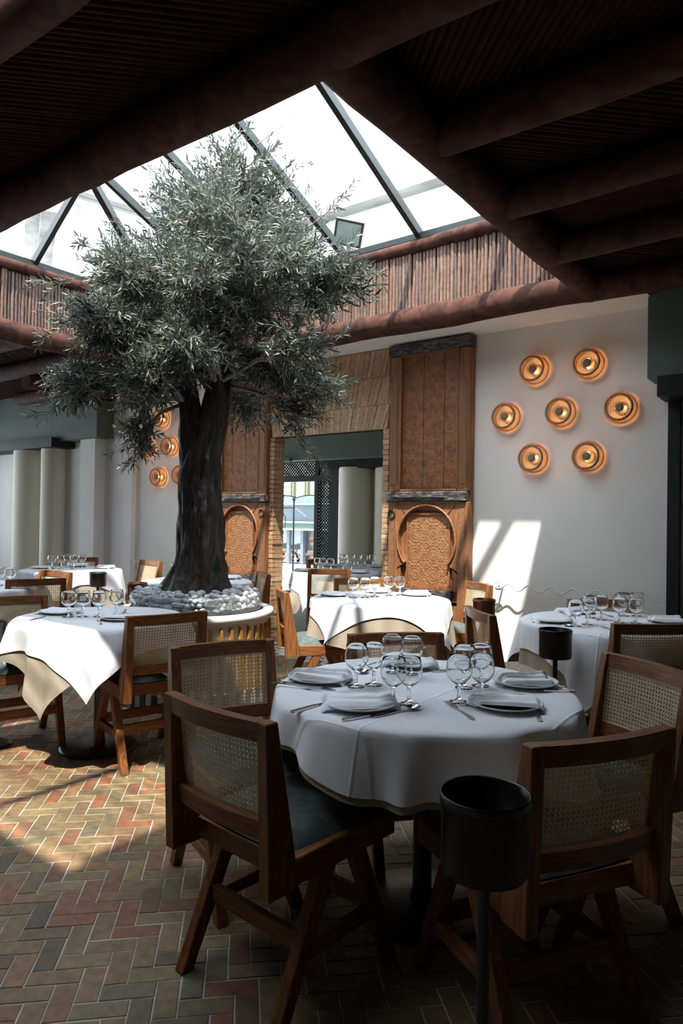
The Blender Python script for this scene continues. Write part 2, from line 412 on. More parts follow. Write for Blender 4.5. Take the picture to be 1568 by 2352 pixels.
# ---- floor: mortar bed, herringbone bricks laid at 45 degrees
fl = MB().box((-11.6, -3.2, -0.12), (2.6, 5.62, -0.0022))
floor = struct(fl.build('floor', M['mortar']), 'herringbone brick floor of the courtyard dining room', 'floor')
LB, WB = 0.152, 0.066
GAP = 0.0036
c45 = math.cos(R(45))
def rot45(x, y): return (x * c45 - y * c45 - 2.5, x * c45 + y * c45 + 1.5)
def in_floor(x, y):
    if not (-9.5 < x < 1.2 and 0.55 < y < 5.45): return False
    if (x + 3.95) ** 2 + (y - 3.5) ** 2 < 0.56 ** 2: return False
    if -5.0 < x < -3.5 and 4.98 < y < 5.42: return False     # mosaic threshold
    f = -x * 0.596 + y * 0.803
    return f > 0.8 and abs(x * 0.803 + y * 0.596) < f * 0.58 + 0.3
near, rest = [], []
kmax = 190
for j in range(-55, 56):
    for k in range(-kmax, kmax):
        ox, oy = k * WB + j * LB, k * WB - j * LB
        for kind in (0, 1):
            if kind == 0: cx, cy, hl, hw = ox + LB / 2, oy + WB / 2, LB / 2, WB / 2
            else: cx, cy, hl, hw = ox + LB + WB / 2, oy + WB - LB / 2, WB / 2, LB / 2
            wx, wy = rot45(cx, cy)
            if not in_floor(wx, wy): continue
            f = -wx * 0.596 + wy * 0.803; r = wx * 0.803 + wy * 0.596
            px, py = 784 + 1568 * r / f, 1190 + 1568 * 1.33 / f
            big = (-40 < px < 760 and py < 2420) and not (px > 430 and py < 1760)
            (near if big else rest).append((f, wx, wy, kind))
near.sort()
rest += near[300:]; near = near[:300]
def brick_verts(w, h, rnd):
    j = lambda: rnd.uniform(-0.0016, 0.0016)
    a, b = w / 2 - GAP / 2, h / 2 - GAP / 2
    base = [(-a + j(), -b + j()), (a + j(), -b + j()), (a + j(), b + j()), (-a + j(), b + j())]
    i = 0.0022
    top = [(x - math.copysign(i, x), y - math.copysign(i, y)) for x, y in base]
    return [(x, y, -0.008) for x, y in base] + [(x, y, -0.0018) for x, y in base] + [(x, y, 0.0) for x, y in top]
BF = [(0,1,5,4),(1,2,6,5),(2,3,7,6),(3,0,4,7),(4,5,9,8),(5,6,10,9),(6,7,11,10),(7,4,8,11),(8,9,10,11)]
rnd = random.Random(3)
variants = []
for q in range(6):
    mb = MB().add(brick_verts(LB, WB, rnd), BF)
    variants.append(mb.mesh('brick', M['brick']))
for f, x, y, kind in near:
    o = link('brick', variants[rnd.randrange(6)], floor)
    o.location = (x, y, rnd.uniform(-0.0012, 0.0012))
    o.rotation_euler = (rnd.uniform(-.004, .004), rnd.uniform(-.004, .004), R(45) + (R(90) if kind else 0) + rnd.choice((0, math.pi)))
mb = MB()
for f, x, y, kind in rest:
    T = Matrix.Translation((x, y, rnd.uniform(-0.0012, 0.0012))) @ Matrix.Rotation(R(45) + (R(90) if kind else 0), 4, 'Z')
    mb.add(brick_verts(LB, WB, rnd), BF, False, T)
o = mb.build('brick_field', M['brick'], floor); o['kind'] = 'stuff'

# mosaic threshold of zellige strips before the doorway
rnd = random.Random(5)
for i in range(15):
    for s_ in (-1, 1):
        x = -4.93 + i * 0.1
        c = rnd.choice((0, 1, 2, 2))
        q = MB().add([(-.045, -.006, 0), (.045, -.006, 0), (.045, .006, 0), (-.045, .006, 0), (-.045, -.006, .004), (.045, -.006, .004), (.045, .006, .004), (-.045, .006, .004)],
                     [(0,3,2,1),(4,5,6,7),(0,1,5,4),(1,2,6,5),(2,3,7,6),(3,0,4,7)])
        o = q.build('zellige_strip', M['zel%d' % (i % 2)], floor); o.location = (x, 5.2 + s_ * 0.05, -0.001); o.rotation_euler = (0, 0, s_ * R(38))
for i in range(24):
    for row, y in enumerate((5.02, 5.38)):
        q = MB().box((-.028, -.028, 0), (.028, .028, .005))
        o = q.build('zellige_tile', M['zel%d' % ((i + row) % 3)], floor); o.location = (-4.96 + i * 0.0625, y, -0.003)
MB().box((-5.0, 4.98, -0.006), (-3.48, 5.43, -0.0008)).build('mosaic_bed', M['zel2'], floor)

# ---- back wall with the doorway
w = MB()
w.box((-11.6, YW, -0.1), (OX0 - 0.06, YW + 0.12, 3.1))
w.box((OX1 + 0.06, YW, -0.1), (2.6, YW + 0.12, 3.1))
w.box((OX0 - 0.06, YW, 2.96), (OX1 + 0.06, YW + 0.12, 3.1))
wall_back = struct(w.build('wall_back', M['wall']), 'off-white plastered back wall carrying the lamps and carved doors')
# pilasters and bulkheads at its ends
MB().box((-8.42, YW - 0.16, 0), (-8.08, YW, 2.36)).build('pilaster', M['wall'], wall_back)
MB().box((-7.56, YW - 0.07, 0), (-7.40, YW, 2.36)).build('pilaster', M['wall'], wall_back)
o = MB().box((-11.6, 5.24, 2.36), (-7.9, YW, 3.1)).build('bulkhead', M['green'], wall_back)
o = MB().box((-1.17, 5.24, 2.38), (2.6, YW, 3.1)).build('bulkhead', M['green'], wall_back)
o = MB().box((-11.6, 5.14, 2.27), (-8.8, YW, 2.40)).build('lintel_beam', M['dgreen'], wall_back)
o = MB().box((-1.10, 5.22, 2.24), (2.6, YW, 2.385)).build('lintel_beam', M['dgreen'], wall_back)
o = MB().box((-1.065, 5.42, 0), (-0.985, YW, 2.25)).build('post', M['dgreen'], wall_back)
for x, r_ in ((-9.17, 0.17), (-9.78, 0.24)):
    q = MB().lathe([(r_, 0), (r_, 2.28)], 40)
    o = q.build('column', M['column'], wall_back); o.location = (x, 5.4, 0)
# zellige skirting along the wall foot
bb = MB().box((OX0 - 0.62, YW - 0.012, 0), (OX0 - 0.06, YW, 0.14))
bb.box((OX1 + 0.06, YW - 0.012, 0), (-1.07, YW, 0.14))
base = struct(bb.build('baseboard_back', M['zel2']), 'tiled skirting along the foot of the back wall', 'skirting')
tile_me = [MB().box((-.026, -.004, .004), (.026, 0, .136)).mesh('skirting_tile', M['zel%d' % i]) for i in range(3)]
for i in range(9):
    o = link('skirting_tile', tile_me[i % 3], base); o.location = (OX0 - 0.10 - i * 0.058, YW - 0.012, 0)
for i in range(40):
    o = link('skirting_tile', tile_me[(i * 2) % 3], base); o.location = (OX1 + 0.10 + i * 0.058, YW - 0.012, 0)

# ---- brick surround of the doorway
tr = struct(MB().box((OX0 - 0.058, YW + 0.01, 0), (OX0 - 0.004, YW + 0.115, 2.19)).box((OX1 + 0.004, YW + 0.01, 0), (OX1 + 0.058, YW + 0.115, 2.19)).box((OX0 - 0.058, YW + 0.01, 2.205), (OX1 + 0.058, YW + 0.115, 2.965)).build('trim_1', M['mortar']),
            'brick surround and fanned brick lintel of the doorway', 'brick surround')
rnd = random.Random(9)
jb = [MB().box((-.033, -.05, .003), (.033, .12, .047)).mesh('brick', M['wbrick']) for _ in range(3)]
for x in (OX0 - 0.03, OX1 + 0.03):
    for i in range(44):
        o = link('brick', jb[i % 3], tr); o.location = (x + rnd.uniform(-.004, .004), YW + rnd.uniform(-.003, .004), i * 0.05)
XCD = (OX0 + OX1) / 2
def fan(xb, z): return XCD + (xb - XCD) * (1 + 0.40 * (z - 2.2) / 0.76)
rows = [(2.205, 2.43), (2.433, 2.70), (2.703, 2.962)]
for ri, (z0, z1) in enumerate(rows):
    n = 34
    for i in range(n):
        a, b = [OX0 - 0.03 + (OX1 - OX0 + 0.06) * (i + k + 0.5 * (ri % 2)) / n for k in (0.04, 0.96)]
        lo, hi = OX0 - 0.06, OX1 + 0.065
        cl = lambda x: min(max(x, lo), hi)
        dz = rnd.uniform(-.02, .02) if ri < 2 else 0
        p = [(cl(fan(a, z0)), z0), (cl(fan(b, z0)), z0), (cl(fan(b, z1)), z1), (cl(fan(a, z1)), z1)]
        if p[1][0] - p[0][0] < 0.008 and p[2][0] - p[3][0] < 0.008: continue
        q = MB().prism(p, YW - 0.045 + rnd.uniform(-.004, .004), YW + 0.12, 'y')
        o = q.build('brick', M['wbrick'], tr)

# ---- other walls of the room
struct(MB().box((-11.7, -3.2, -0.1), (-11.6, 5.62, .5)).box((-11.7, -3.2, 2.6), (-11.6, 5.62, 3.2)).box((-11.7, -3.2, .5), (-11.6, 1.0, 2.6)).box((-11.7, 5.0, .5), (-11.6, 5.62, 2.6)).build('wall_left', M['wall']), 'off-white plastered wall at the far left')
struct(MB().box((2.6, -3.2, -0.1), (2.7, 5.62, 3.2)).build('wall_right', M['rear']), 'dark painted wall on the right')
struct(MB().box((-11.7, -3.3, -0.1), (2.7, -3.2, 3.2)).build('wall_front', M['rear']), 'dark painted wall behind the camera')

w3 = empty('added_window', (-11.65, 3.0, .5)); struct(w3, 'unseen window added in the left side wall to let in daylight', 'window')  # added out of view to bring daylight onto the left wall and columns
for i in range(3):
    y0 = -2.0 + i * 4 / 3
    MB().box((-.006, y0 + .03, .04), (.0, y0 + 1.303, 2.06)).build('pane', M['pane'], w3)
    MB().box((-.03, y0 - .03, 0), (.03, y0 + .03, 2.1)).build('mullion', M['dgreen'], w3)

# ---- ceiling: boards, reed matting, log beams
cb = MB()
for x0, y0, x1, y1 in ((-11.7, YB + .05, 2.7, 5.62), (-11.7, -3.3, XA - .05, YB + .05), (XB + .05, -3.3, 2.7, YB + .05),
                       (XA - .05, YC1 + .05, XB + .05, YA - .05), (XA - .05, -3.3, XC - .05, YC1 + .05), (XC - .05, -3.3, XB + .05, YC0 - .05)):
    cb.box((x0, y0, 3.12), (x1, y1, 3.22))
ceiling = struct(cb.build('ceiling', M['roofdark']), 'dark reed ceiling laid over log beams', 'ceiling')
MB().box((-7.9, YB + 0.03, 2.97), (-1.16, YW, 3.11)).build('soffit', M['wall'], ceiling)
def log(p, q_, r, name='log_beam', seed=0, parent=None, n=14):
    rd = random.Random(seed + int(abs(p[0]) * 100) + int(abs(p[1]) * 313))
    p, q_ = Vector(p), Vector(q_)
    m = max(6, int((q_ - p).length / 0.22))
    pts = [p.lerp(q_, i / m) + Vector((rd.uniform(-1, 1), rd.uniform(-1, 1), rd.uniform(-1, 1))) * 0.006 for i in range(m + 1)]
    ph = rd.uniform(0, 6)
    rs = [r * (1 + 0.04 * math.sin(i * 0.9 + ph) + rd.uniform(-.02, .02)) for i in range(m + 1)]
    return MB().tube(pts, rs, n).build(name, M['log'], parent or ceiling)
log((-11.5, YA, ZL), (2.6, YA, ZL), 0.10)
log((-11.5, YC1, ZL), (2.6, YC1, ZL), 0.078)
log((-6.35, YB, ZL), (2.6, YB, ZL), 0.104)
log((XB, YA, ZL), (XB, YB + .05, ZL), 0.10)
log((XB, YC0 - .1, ZL), (XB, YC1 - .05, ZL), 0.09)
log((XA, YA - .1, ZL), (XA, YB + .1, ZL), 0.10)
log((XC, YC0 - .1, ZL), (XC, YC1, ZL), 0.09)
for y in (2.60, 3.34, 4.09): log((XB, y, ZL), (2.6, y, ZL), 0.088)
for y in (0.39, -0.35, -1.1, -1.85, -2.6): log((XB, y, ZL), (2.6, y, ZL), 0.088)
for y in (-0.72, -1.5, -2.3): log((-11.5, y, ZL), (XB, y, ZL), 0.088)
for y in (2.60, 3.34, 4.09): log((-11.5, y, ZL), (XA, y, ZL), 0.088)
log((-7.86, 4.25, 2.93), (-7.86, 5.45, 2.93), 0.10)
log((-9.6, 5.12, 2.99), (-6.3, 5.12, 2.99), 0.095)

def reeds(x0, y0, x1, y1, d, z=3.085, r=0.0145, pitch=0.032):
    """half-round reeds at 45 degrees clipped to a bay"""
    mb = MB()
    rd = random.Random(int(x0 * 31 + y0 * 77))
    L_ = (x1 - x0) + (y1 - y0)
    step = pitch * math.sqrt(2)
    k = 0
    while k * step < L_:
        c = k * step; k += 1
        if d > 0:   # direction (1,1): line y - y0 = (x - x0) + (y1-y0) - c ... param by c
            off = (y1 - y0) - c
            xs, xe = max(x0, x0 - off), min(x1, x0 + (y1 - y0) - off)
            if xe - xs < 0.03: continue
            p, q_ = (xs, y0 + (xs - x0) + off), (xe, y0 + (xe - x0) + off)
        else:       # direction (1,-1)
            xs, xe = max(x0, x0 + c - (y1 - y0)), min(x1, x0 + c)
            if xe - xs < 0.03: continue
            p, q_ = (xs, y0 + c - (xs - x0)), (xe, y0 + c - (xe - x0))
        u = Vector((q_[0] - p[0], q_[1] - p[1], 0)).normalized(); s_ = Vector((-u.y, u.x, 0))
        zz = z + rd.uniform(-.004, .004); rr = r * rd.uniform(.85, 1.1)
        vs_ = []
        for e in (p, q_):
            for a in (0, 50, 90, 130, 180):
                vs_.append(Vector((e[0], e[1], zz)) + s_ * (rr * math.cos(R(a))) - Vector((0, 0, rr * math.sin(R(a)))))
        mb.add(vs_, [(i, i + 1, i + 6, i + 5) for i in range(4)], True)
    o = mb.build('reed_matting', M['reed'], ceiling); o['kind'] = 'stuff'
ys = [1.13, 1.86, 2.60, 3.34, 4.09, 4.93]
reeds(XA, YC1, 2.6, YA, 1)
for i, d in ((1, -1), (2, 1), (3, -1), (4, 1)): reeds(XB, ys[i], 2.6, ys[i + 1], d)
for i, d in ((1, -1), (2, 1), (3, -1), (4, 1)): reeds(-11.5, ys[i], XA, ys[i + 1], d)
reeds(-11.5, 4.93, -6.2, 5.25, 1)
reeds(XA, 0.39, XC, YC1, -1); reeds(XB, 0.39, 2.6, YC1, -1)

# ---- skylight: palisades of sticks between two logs, glazed hipped roof
ZT = 3.61
cu = MB()
for (x0, y0, x1, y1) in ((XA, YA, XB, YB), (XC, YC0, XB, YC1)):
    cu.box((x0 - .06, y0 - .06, 3.08), (x1 + .06, y0 - .03, 3.64)); cu.box((x0 - .06, y1 + .03, 3.08), (x1 + .06, y1 + .06, 3.64))
    cu.box((x0 - .06, y0 - .03, 3.08), (x0 - .03, y1 + .03, 3.64)); cu.box((x1 + .03, y0 - .03, 3.08), (x1 + .06, y1 + .03, 3.64))
pal = struct(cu.build('trim_2', M['curb']), 'palisade of upright sticks lining the skylight well', 'palisade')
for p, q_ in (((XA, YA, ZT), (XB, YA, ZT)), ((XA - .03, YB, ZT), (XB + .03, YB, ZT)), ((XA, YA, ZT), (XA, YB, ZT)), ((XB, YA, ZT), (XB, YB, ZT)),
              ((XC, YC0, ZT), (XB, YC0, ZT)), ((XC, YC1, ZT), (XB, YC1, ZT)), ((XC, YC0, ZT), (XC, YC1, ZT)), ((XB, YC0, ZT), (XB, YC1, ZT))):
    log(p, q_, 0.055, 'top_log', 4, pal, 12)
rnd = random.Random(21)
sticks = []
for q in range(7):
    pts = [(rnd.uniform(-.0022, .0022), rnd.uniform(-.0015, .0015), i * 0.52 / 6) for i in range(7)]
    sticks.append(MB().tube(pts, [0.0158 * rnd.uniform(.88, 1.08) for _ in range(7)], 8).mesh('stick', M['stick']))
x = XA + 0.06
while x < XB - 0.05:
    o = link('stick', rnd.choice(sticks), pal); o.location = (x, YB + 0.008 + rnd.uniform(-.004, .004), 3.065); o.rotation_euler = (rnd.uniform(-.008, .008), rnd.uniform(-.012, .012), rnd.uniform(0, 6.28)); x += 0.0325
y = YA + 0.07
while y < YB - 0.03:
    o = link('stick', rnd.choice(sticks), pal); o.location = (XA - 0.008 + rnd.uniform(-.004, .004), y, 3.065); o.rotation_euler = (rnd.uniform(-.012, .012), rnd.uniform(-.008, .008), rnd.uniform(0, 6.28)); y += 0.0325

ZB = 3.69
RY, RZ = 3.0, 4.50
RX0, RX1 = -5.12, -2.53
XAo, XBo, YAo, YBo = XA - .03, XB + .03, YA - .03, YB + .03
win = empty('window_1', ((XA + XB) / 2, (YA + YB) / 2, ZB))
struct(win, 'hipped glass skylight with dark green glazing bars', 'skylight')
wl = win.location.copy()
def clip(poly, axis, val, keep):
    out = []
    for i in range(len(poly)):
        a, b = poly[i], poly[(i + 1) % len(poly)]
        ina, inb = (a[axis] - val) * keep >= 0, (b[axis] - val) * keep >= 0
        if ina: out.append(a)
        if ina != inb:
            t = (val - a[axis]) / (b[axis] - a[axis]); out.append(a.lerp(b, t))
    return out
def pane(poly):
    poly = [Vector(p) - wl for p in poly]
    n = len(poly)
    MB().add(poly, [tuple(range(n))]).build('pane', M['pane'], win)
BX = [-5.23, -4.44, -3.65, -2.87, -2.05]
def slope(poly, axis, cuts):
    poly = [Vector(p) for p in poly]
    cc = [-99] + cuts + [99]
    for a, b in zip(cc, cc[1:]):
        pp = clip(clip(poly, axis, a, 1), axis, b, -1)
        if len(pp) > 2: pane(pp)
A_, B_, C_, D_ = (XAo, YAo, ZB), (XBo, YAo, ZB), (XBo, YBo, ZB), (XAo, YBo, ZB)
E_, F_ = (RX0, RY, RZ), (RX1, RY, RZ)
slope([D_, C_, F_, E_], 0, BX); slope([A_, B_, F_, E_], 0, BX)
slope([A_, D_, E_], 1, [3.40]); slope([B_, C_, F_], 1, [3.40])
def rbar(p, q_, w=0.045, h=0.07):
    MB().bar(Vector(p) - wl, Vector(q_) - wl, w, h).build('glazing_bar', M['bar'], win)
def zfar(x):   # where a far-slope bar at x meets ridge or hip
    if x < RX0: t = (x - XAo) / (RX0 - XAo)
    elif x > RX1: t = (XBo - x) / (XBo - RX1)
    else: t = 1
    return t
for x in BX:
    t = zfar(x)
    rbar((x, YBo, ZB), (x, YBo + (RY - YBo) * t, ZB + (RZ - ZB) * t))
    rbar((x, YAo, ZB), (x, YAo + (RY - YAo) * t, ZB + (RZ - ZB) * t))
for X0, X1 in ((XAo, RX0), (XBo, RX1)):
    t = (YBo - 3.40) / (YBo - RY)
    rbar((X0, 3.40, ZB), (X0 + (X1 - X0) * t, 3.40, ZB + (RZ - ZB) * t))
for p, q_ in ((A_, E_), (D_, E_), (B_, F_), (C_, F_), (E_, F_)): rbar(p, q_, 0.055, 0.08)
for p, q_ in ((A_, B_), (B_, C_), (C_, D_), (D_, A_)): rbar(p, q_, 0.09, 0.05)
w2 = empty('window_2', ((XC + XB) / 2, (YC0 + YC1) / 2, ZB)); struct(w2, 'flat glazed second skylight over the front of the room', 'skylight')
wl2 = w2.location
for i in range(3):
    a = XC + (XB - XC) * i / 3; b = XC + (XB - XC) * (i + 1) / 3
    MB().add([Vector(p) - wl2 for p in ((a, YC0, ZB + .25), (b, YC0, ZB + .25), (b, YC1, ZB), (a, YC1, ZB))], [(0, 1, 2, 3)]).build('pane', M['pane'], w2)
    MB().bar(Vector((b, YC0, ZB + .25)) - wl2, Vector((b, YC1, ZB)) - wl2, .045, .07).build('glazing_bar', M['bar'], w2)

mb = MB(); rd = random.Random(8)  # unseen reeds added over the second skylight to dim and dapple its light
y = YC0
while y < YC1 - .02:
    zz = ZB + .30 - .25 * (y - YC0) / (YC1 - YC0)
    mb.tube([(XC - wl2.x - .05, y - wl2.y, zz - wl2.z), (XB - wl2.x + .05, y - wl2.y + rd.uniform(-.02, .02), zz - wl2.z)], rd.uniform(.007, .014), 5, False)
    y += rd.uniform(.055, .095)
o = mb.build('added_reed_screen', M['reed'], w2); o['kind'] = 'stuff'

# ---- outside, seen through the skylight
nb = empty('neighbour_building', (-6, 8.4, 3.25)); tag(nb, 'pale sunlit neighbouring house wall seen through the skylight glass', 'building')
MB().box((-8, 0, 0), (9, 0.3, 2.9)).build('wall', M['extwhite'], nb)
MB().box((-8, -0.25, 2.75), (9, 0.3, 3.0)).build('cornice', M['extstone'], nb)
MB().box((-2.1, -0.06, 0.4), (-2.03, 0, 2.7)).build('drain_pipe', M['steelgrey'], nb)
nb2 = empty('cornice_building', (-12.6, 7.2, 3.0), R(-28)); tag(nb2, 'pale house with a weathered stone cornice beyond the left palisade', 'building')
MB().box((-4, 0, 0), (4.2, 0.3, 3.2)).build('wall', M['extwhite'], nb2)
cn = MB().box((-4, -0.22, 2.55), (4.2, 0.3, 2.72)).box((-4, -0.42, 2.72), (4.2, 0.3, 2.92)).build('cornice', M['extstone'], nb2)
MB().box((-2.6, -0.1, 2.92), (0.8, 0.3, 4.6)).build('upper_storey', M['extwhite'], nb2)
for i in range(3): MB().box((-2.2 + i * 1.0, -0.13, 3.2), (-1.7 + i * 1.0, -0.1, 4.3)).build('window', M['facadeblue'], nb2)
o = MB().box((-0.035, -2.2, -0.03), (0.035, 2.2, 0.03)).box((-0.11, -2.2, -0.035), (-0.035, 2.2, -0.02)).box((0.035, -2.2, -0.035), (0.11, 2.2, -0.02)).build('steel_channel', M['steelgrey'])
o.location = (-6.05, 5.9, 4.75); o.rotation_euler = (R(-8), 0, R(-33)); tag(o, 'grey steel channel crossing outside above the skylight glass', 'channel')
fl_ = empty('floodlight', (-3.80, 5.16, 3.64), R(34)); tag(fl_, 'black square floodlight standing outside on the skylight edge', 'floodlight')
Tm = Matrix.Translation((0, 0, 0.39)) @ Matrix.Rotation(R(12), 4, 'Y') @ Matrix.Rotation(R(32), 4, 'X')
MB().box((-.135, -.02, -.115), (.135, .05, .115), Tm).build('housing', M['black'], fl_)
MB().box((-.112, -.024, -.092), (.112, -.02, .092), Tm).build('lens', pm('floodlight_lens', (0.10, 0.13, 0.12), (0.16, 0.19, 0.18), 0.2), fl_)
MB().box((-.02, 0.03, -.42), (.02, .06, .38)).build('bracket', M['black'], fl_)

# ================================================================== back room and street beyond the doorway
fb = struct(MB().box((-9.0, 5.62, -0.12), (-2.0, 8.75, -0.01)).build('floor_back_room', M['mortar']), 'grey brick floor of the room beyond the doorway', 'floor')
q = MB()
rnd = random.Random(2)
yy = 5.66
while yy < 8.7:
    xx = -8.9 + rnd.uniform(0, .1)
    while xx < -2.2:
        q.box((xx, yy, -0.012), (xx + .145, yy + .062, 0.0)); xx += .15
    yy += .067
o = q.build('brick_field', M['gbrick'], fb); o['kind'] = 'stuff'
struct(MB().box((-9.1, 5.62, -.1), (-9.0, 6.0, 3.2)).box((-9.1, 6.0, 2.4), (-9.0, 8.8, 3.2)).build('wall_back_room_left', M['wall']), 'plaster side wall of the back room')
wr = struct(MB().box((-2.0, 5.62, -.1), (-1.9, 8.8, 3.2)).build('wall_back_room_right', M['wall']), 'plaster right side wall of the back room')
cbk = struct(MB().box((-9.1, 5.62, 3.0), (-1.9, 8.0, 3.2)).box((-9.1, 8.0, 2.36), (-1.9, 8.8, 2.42)).build('ceiling_back_room', M['green']), 'green ceiling of the back room', 'ceiling')
MB().box((-9.0, 7.75, 2.20), (-2.0, 7.95, 3.0)).build('bulkhead', M['green'], cbk)
MB().box((-9.0, 7.70, 2.185), (-6.7, 7.76, 2.235)).build('moulding', M['green'], cbk)
wf = struct(MB().box((-6.38, 8.62, -.1), (-2.0, 8.75, 2.13)).build('wall_back_room_far', M['column']), 'pale far wall of the back room with a round column')
MB().box((-6.45, 8.30, 2.10), (-2.0, 8.75, 2.33)).build('lintel_beam', M['dgreen'], wf)
o = MB().lathe([(0.26, 0), (0.26, 2.12)], 40).build('column', M['column'], wf); o.location = (-6.05, 8.50, 0)
o = MB().lathe([(0.30, 0), (0.30, 2.12)], 40).build('column', M['column'], wf); o.location = (-5.42, 8.62, 0)

# lattice screen and street opening
ls = empty('lattice_screen', (-6.4, 8.6, 0)); tag(ls, 'dark green wooden lattice screen framing the street entrance', 'screen')
def scr(n_, x0, z0, x1, z1, y0=-.05, y1=.05): return MB().box((x0 + 6.4, y0, z0), (x1 + 6.4, y1, z1)).build(n_, M['dgreen'], ls)
scr('stile', -6.60, 0, -6.38, 2.33); scr('stile', -6.90, 0, -6.83, 2.33); scr('stile', -7.92, 0, -7.85, 2.33)
scr('rail', -7.85, 1.94, -6.90, 2.02); scr('rail', -9.0, 2.25, -6.38, 2.36); scr('rail', -6.83, 1.93, -6.60, 2.03); scr('rail', -6.83, 0, -6.60, .35)
def lattice(x0, z0, x1, z1, p=0.055, w=0.012):
    mb = MB()
    for s_ in (1, -1):
        k = -(z1 - z0)
        while k < (x1 - x0):
            a = max(0, k); b = min(x1 - x0, k + (z1 - z0))
            if b - a > 0.01:
                za, zb = (a - k, b - k) if s_ > 0 else ((z1 - z0) - (a - k), (z1 - z0) - (b - k))
                mb.bar((x0 + a + 6.4, .006 * s_, z0 + za), (x0 + b + 6.4, .006 * s_, z0 + zb), w, w * 1.6, (0, 0, 1) if False else (-s_, 0, 1))
            k += p
    mb.build('lattice', M['dgreen'], ls)
lattice(-7.85, 2.02, -6.90, 2.25); lattice(-6.83, .35, -6.60, 1.93)
for i in range(8): MB().box((-6.825 + 6.4 + i * .029, -.012, 2.03), (-6.825 + 6.4 + i * .029 + .013, .012, 2.25)).build('slat', M['dgreen'], ls)

# striped awning
aw = empty('awning', (-7.9, 9.3, 1.70)); tag(aw, 'cream and olive striped scalloped awning over the street entrance', 'awning')
mb = MB()
vs_ = []; n = 60
for i in range(n + 1):
    x = -1.6 + 3.0 * i / n
    vs_ += [(x, -.55, .62), (x, 0, .30), (x, 0.0, .045 * abs(math.sin(x * 4.9)) ** .8)]
mb.add(vs_, [(3*i, 3*i+3, 3*i+4, 3*i+1) for i in range(n)] + [(3*i+1, 3*i+4, 3*i+5, 3*i+2) for i in range(n)])
o = mb.build('canopy', M['stripes'], aw)
mb = MB(); mb.tube([(-1.6 + 3.0 * i / 120, -.003, .045 * abs(math.sin((-1.6 + 3.0 * i / 120) * 4.9)) ** .8) for i in range(121)], .008, 6).build('piping', M['dgreen'], aw)
MB().tube([(-1.6, -.55, .63), (1.4, -.55, .63)], .02, 8).build('roller', M['black'], aw)

# iron stand with a lantern
ip = empty('iron_lamp_post', (-8.14, 9.5, 0)); tag(ip, 'thin black iron post with a side rail in the street entrance', 'lamp post')
MB().tube([(0, 0, 0.03), (0, 0, 1.66)], .018, 10).build('pole', M['black'], ip)
MB().lathe([(0.001, 0), (.16, 0), (.16, .02), (.03, .04), (.001, .04)], 24).build('base', M['black'], ip)
MB().lathe([(.001, 1.64), (.03, 1.66), (.034, 1.69), (.02, 1.72), (.001, 1.725)], 12).build('finial', M['black'], ip)
for z in (0.55, .62, .69, 1.52): MB().lathe([(.02, z), (.034, z + .015), (.02, z + .03)], 12).build('collar', M['black'], ip)
MB().tube([(0, 0, 1.53), (-.62, 0, 1.53)], .014, 8).build('rail', M['black'], ip)
lt = empty('lantern', (-8.47, 9.5, 1.16)); tag(lt, 'small black glazed lantern hanging from the iron rail', 'lantern')
MB().box((-.075, -.075, 0), (.075, .075, .02)).build('base', M['black'], lt)
for sx in (-1, 1):
    for sy in (-1, 1): MB().box((sx * .068 - .008, sy * .068 - .008, .02), (sx * .068 + .008, sy * .068 + .008, .22)).build('post', M['black'], lt)
MB().lathe([(.115, .22), (.05, .29), (.022, .30), (.03, .33), (.001, .335)], 4).build('cap', M['black'], lt)
MB().tube([(0, 0, .33), (0, 0, .372)], .007, 6).build('hook', M['black'], lt)
MB().lathe([(.001, .04), (.014, .045), (.016, .09), (.001, .13)], 10).build('bulb', M['candle'], lt)

# street and shop front
gr = MB().box((-30, 8.75, -.15), (8, 30, -.02)).build('ground', M['paving']); struct(gr, 'pale sunlit street paving outside', 'paving')
for i in range(7):
    MB().box((-14, 9.3 + i * .62, -.02), (-4, 9.3 + i * .62 + .56, -.008 + .002 * (i % 2))).build('paving_slab', M['facadewhite'] if i % 2 else M['paving'], gr)
fc = empty('shop_front', (-13.2, 15.6, 0)); tag(fc, 'blue-grey shop front across the street with poster windows', 'building')
MB().box((-7, 0.1, -.1), (7, .6, 7)).build('wall', M['facadeblue'], fc)
MB().box((-7, -.25, 1.04), (7, .1, 1.20)).build('green_band', M['facadegreen'], fc)
MB().box((-7, -.30, 1.20), (7, .1, 1.25)).build('white_band', M['facadewhite'], fc)
MB().box((-7, -.30, 0.99), (7, .1, 1.04)).build('white_band', M['facadewhite'], fc)
MB().box((-7, -.30, 1.74), (7, .1, 1.78)).build('white_band', M['facadewhite'], fc)
MB().bar((0.0, -.28, 1.72), (0.55, -.28, 1.40), .03, .03).build('stair_rail', M['facadegrey'], fc)
for x in (-2.6, -1.7, -.84, -.28, .26, 1.3, 2.4): MB().box((x - .05, -.12, 0), (x + .05, .1, .99)).build('post', M['facadegrey'], fc)
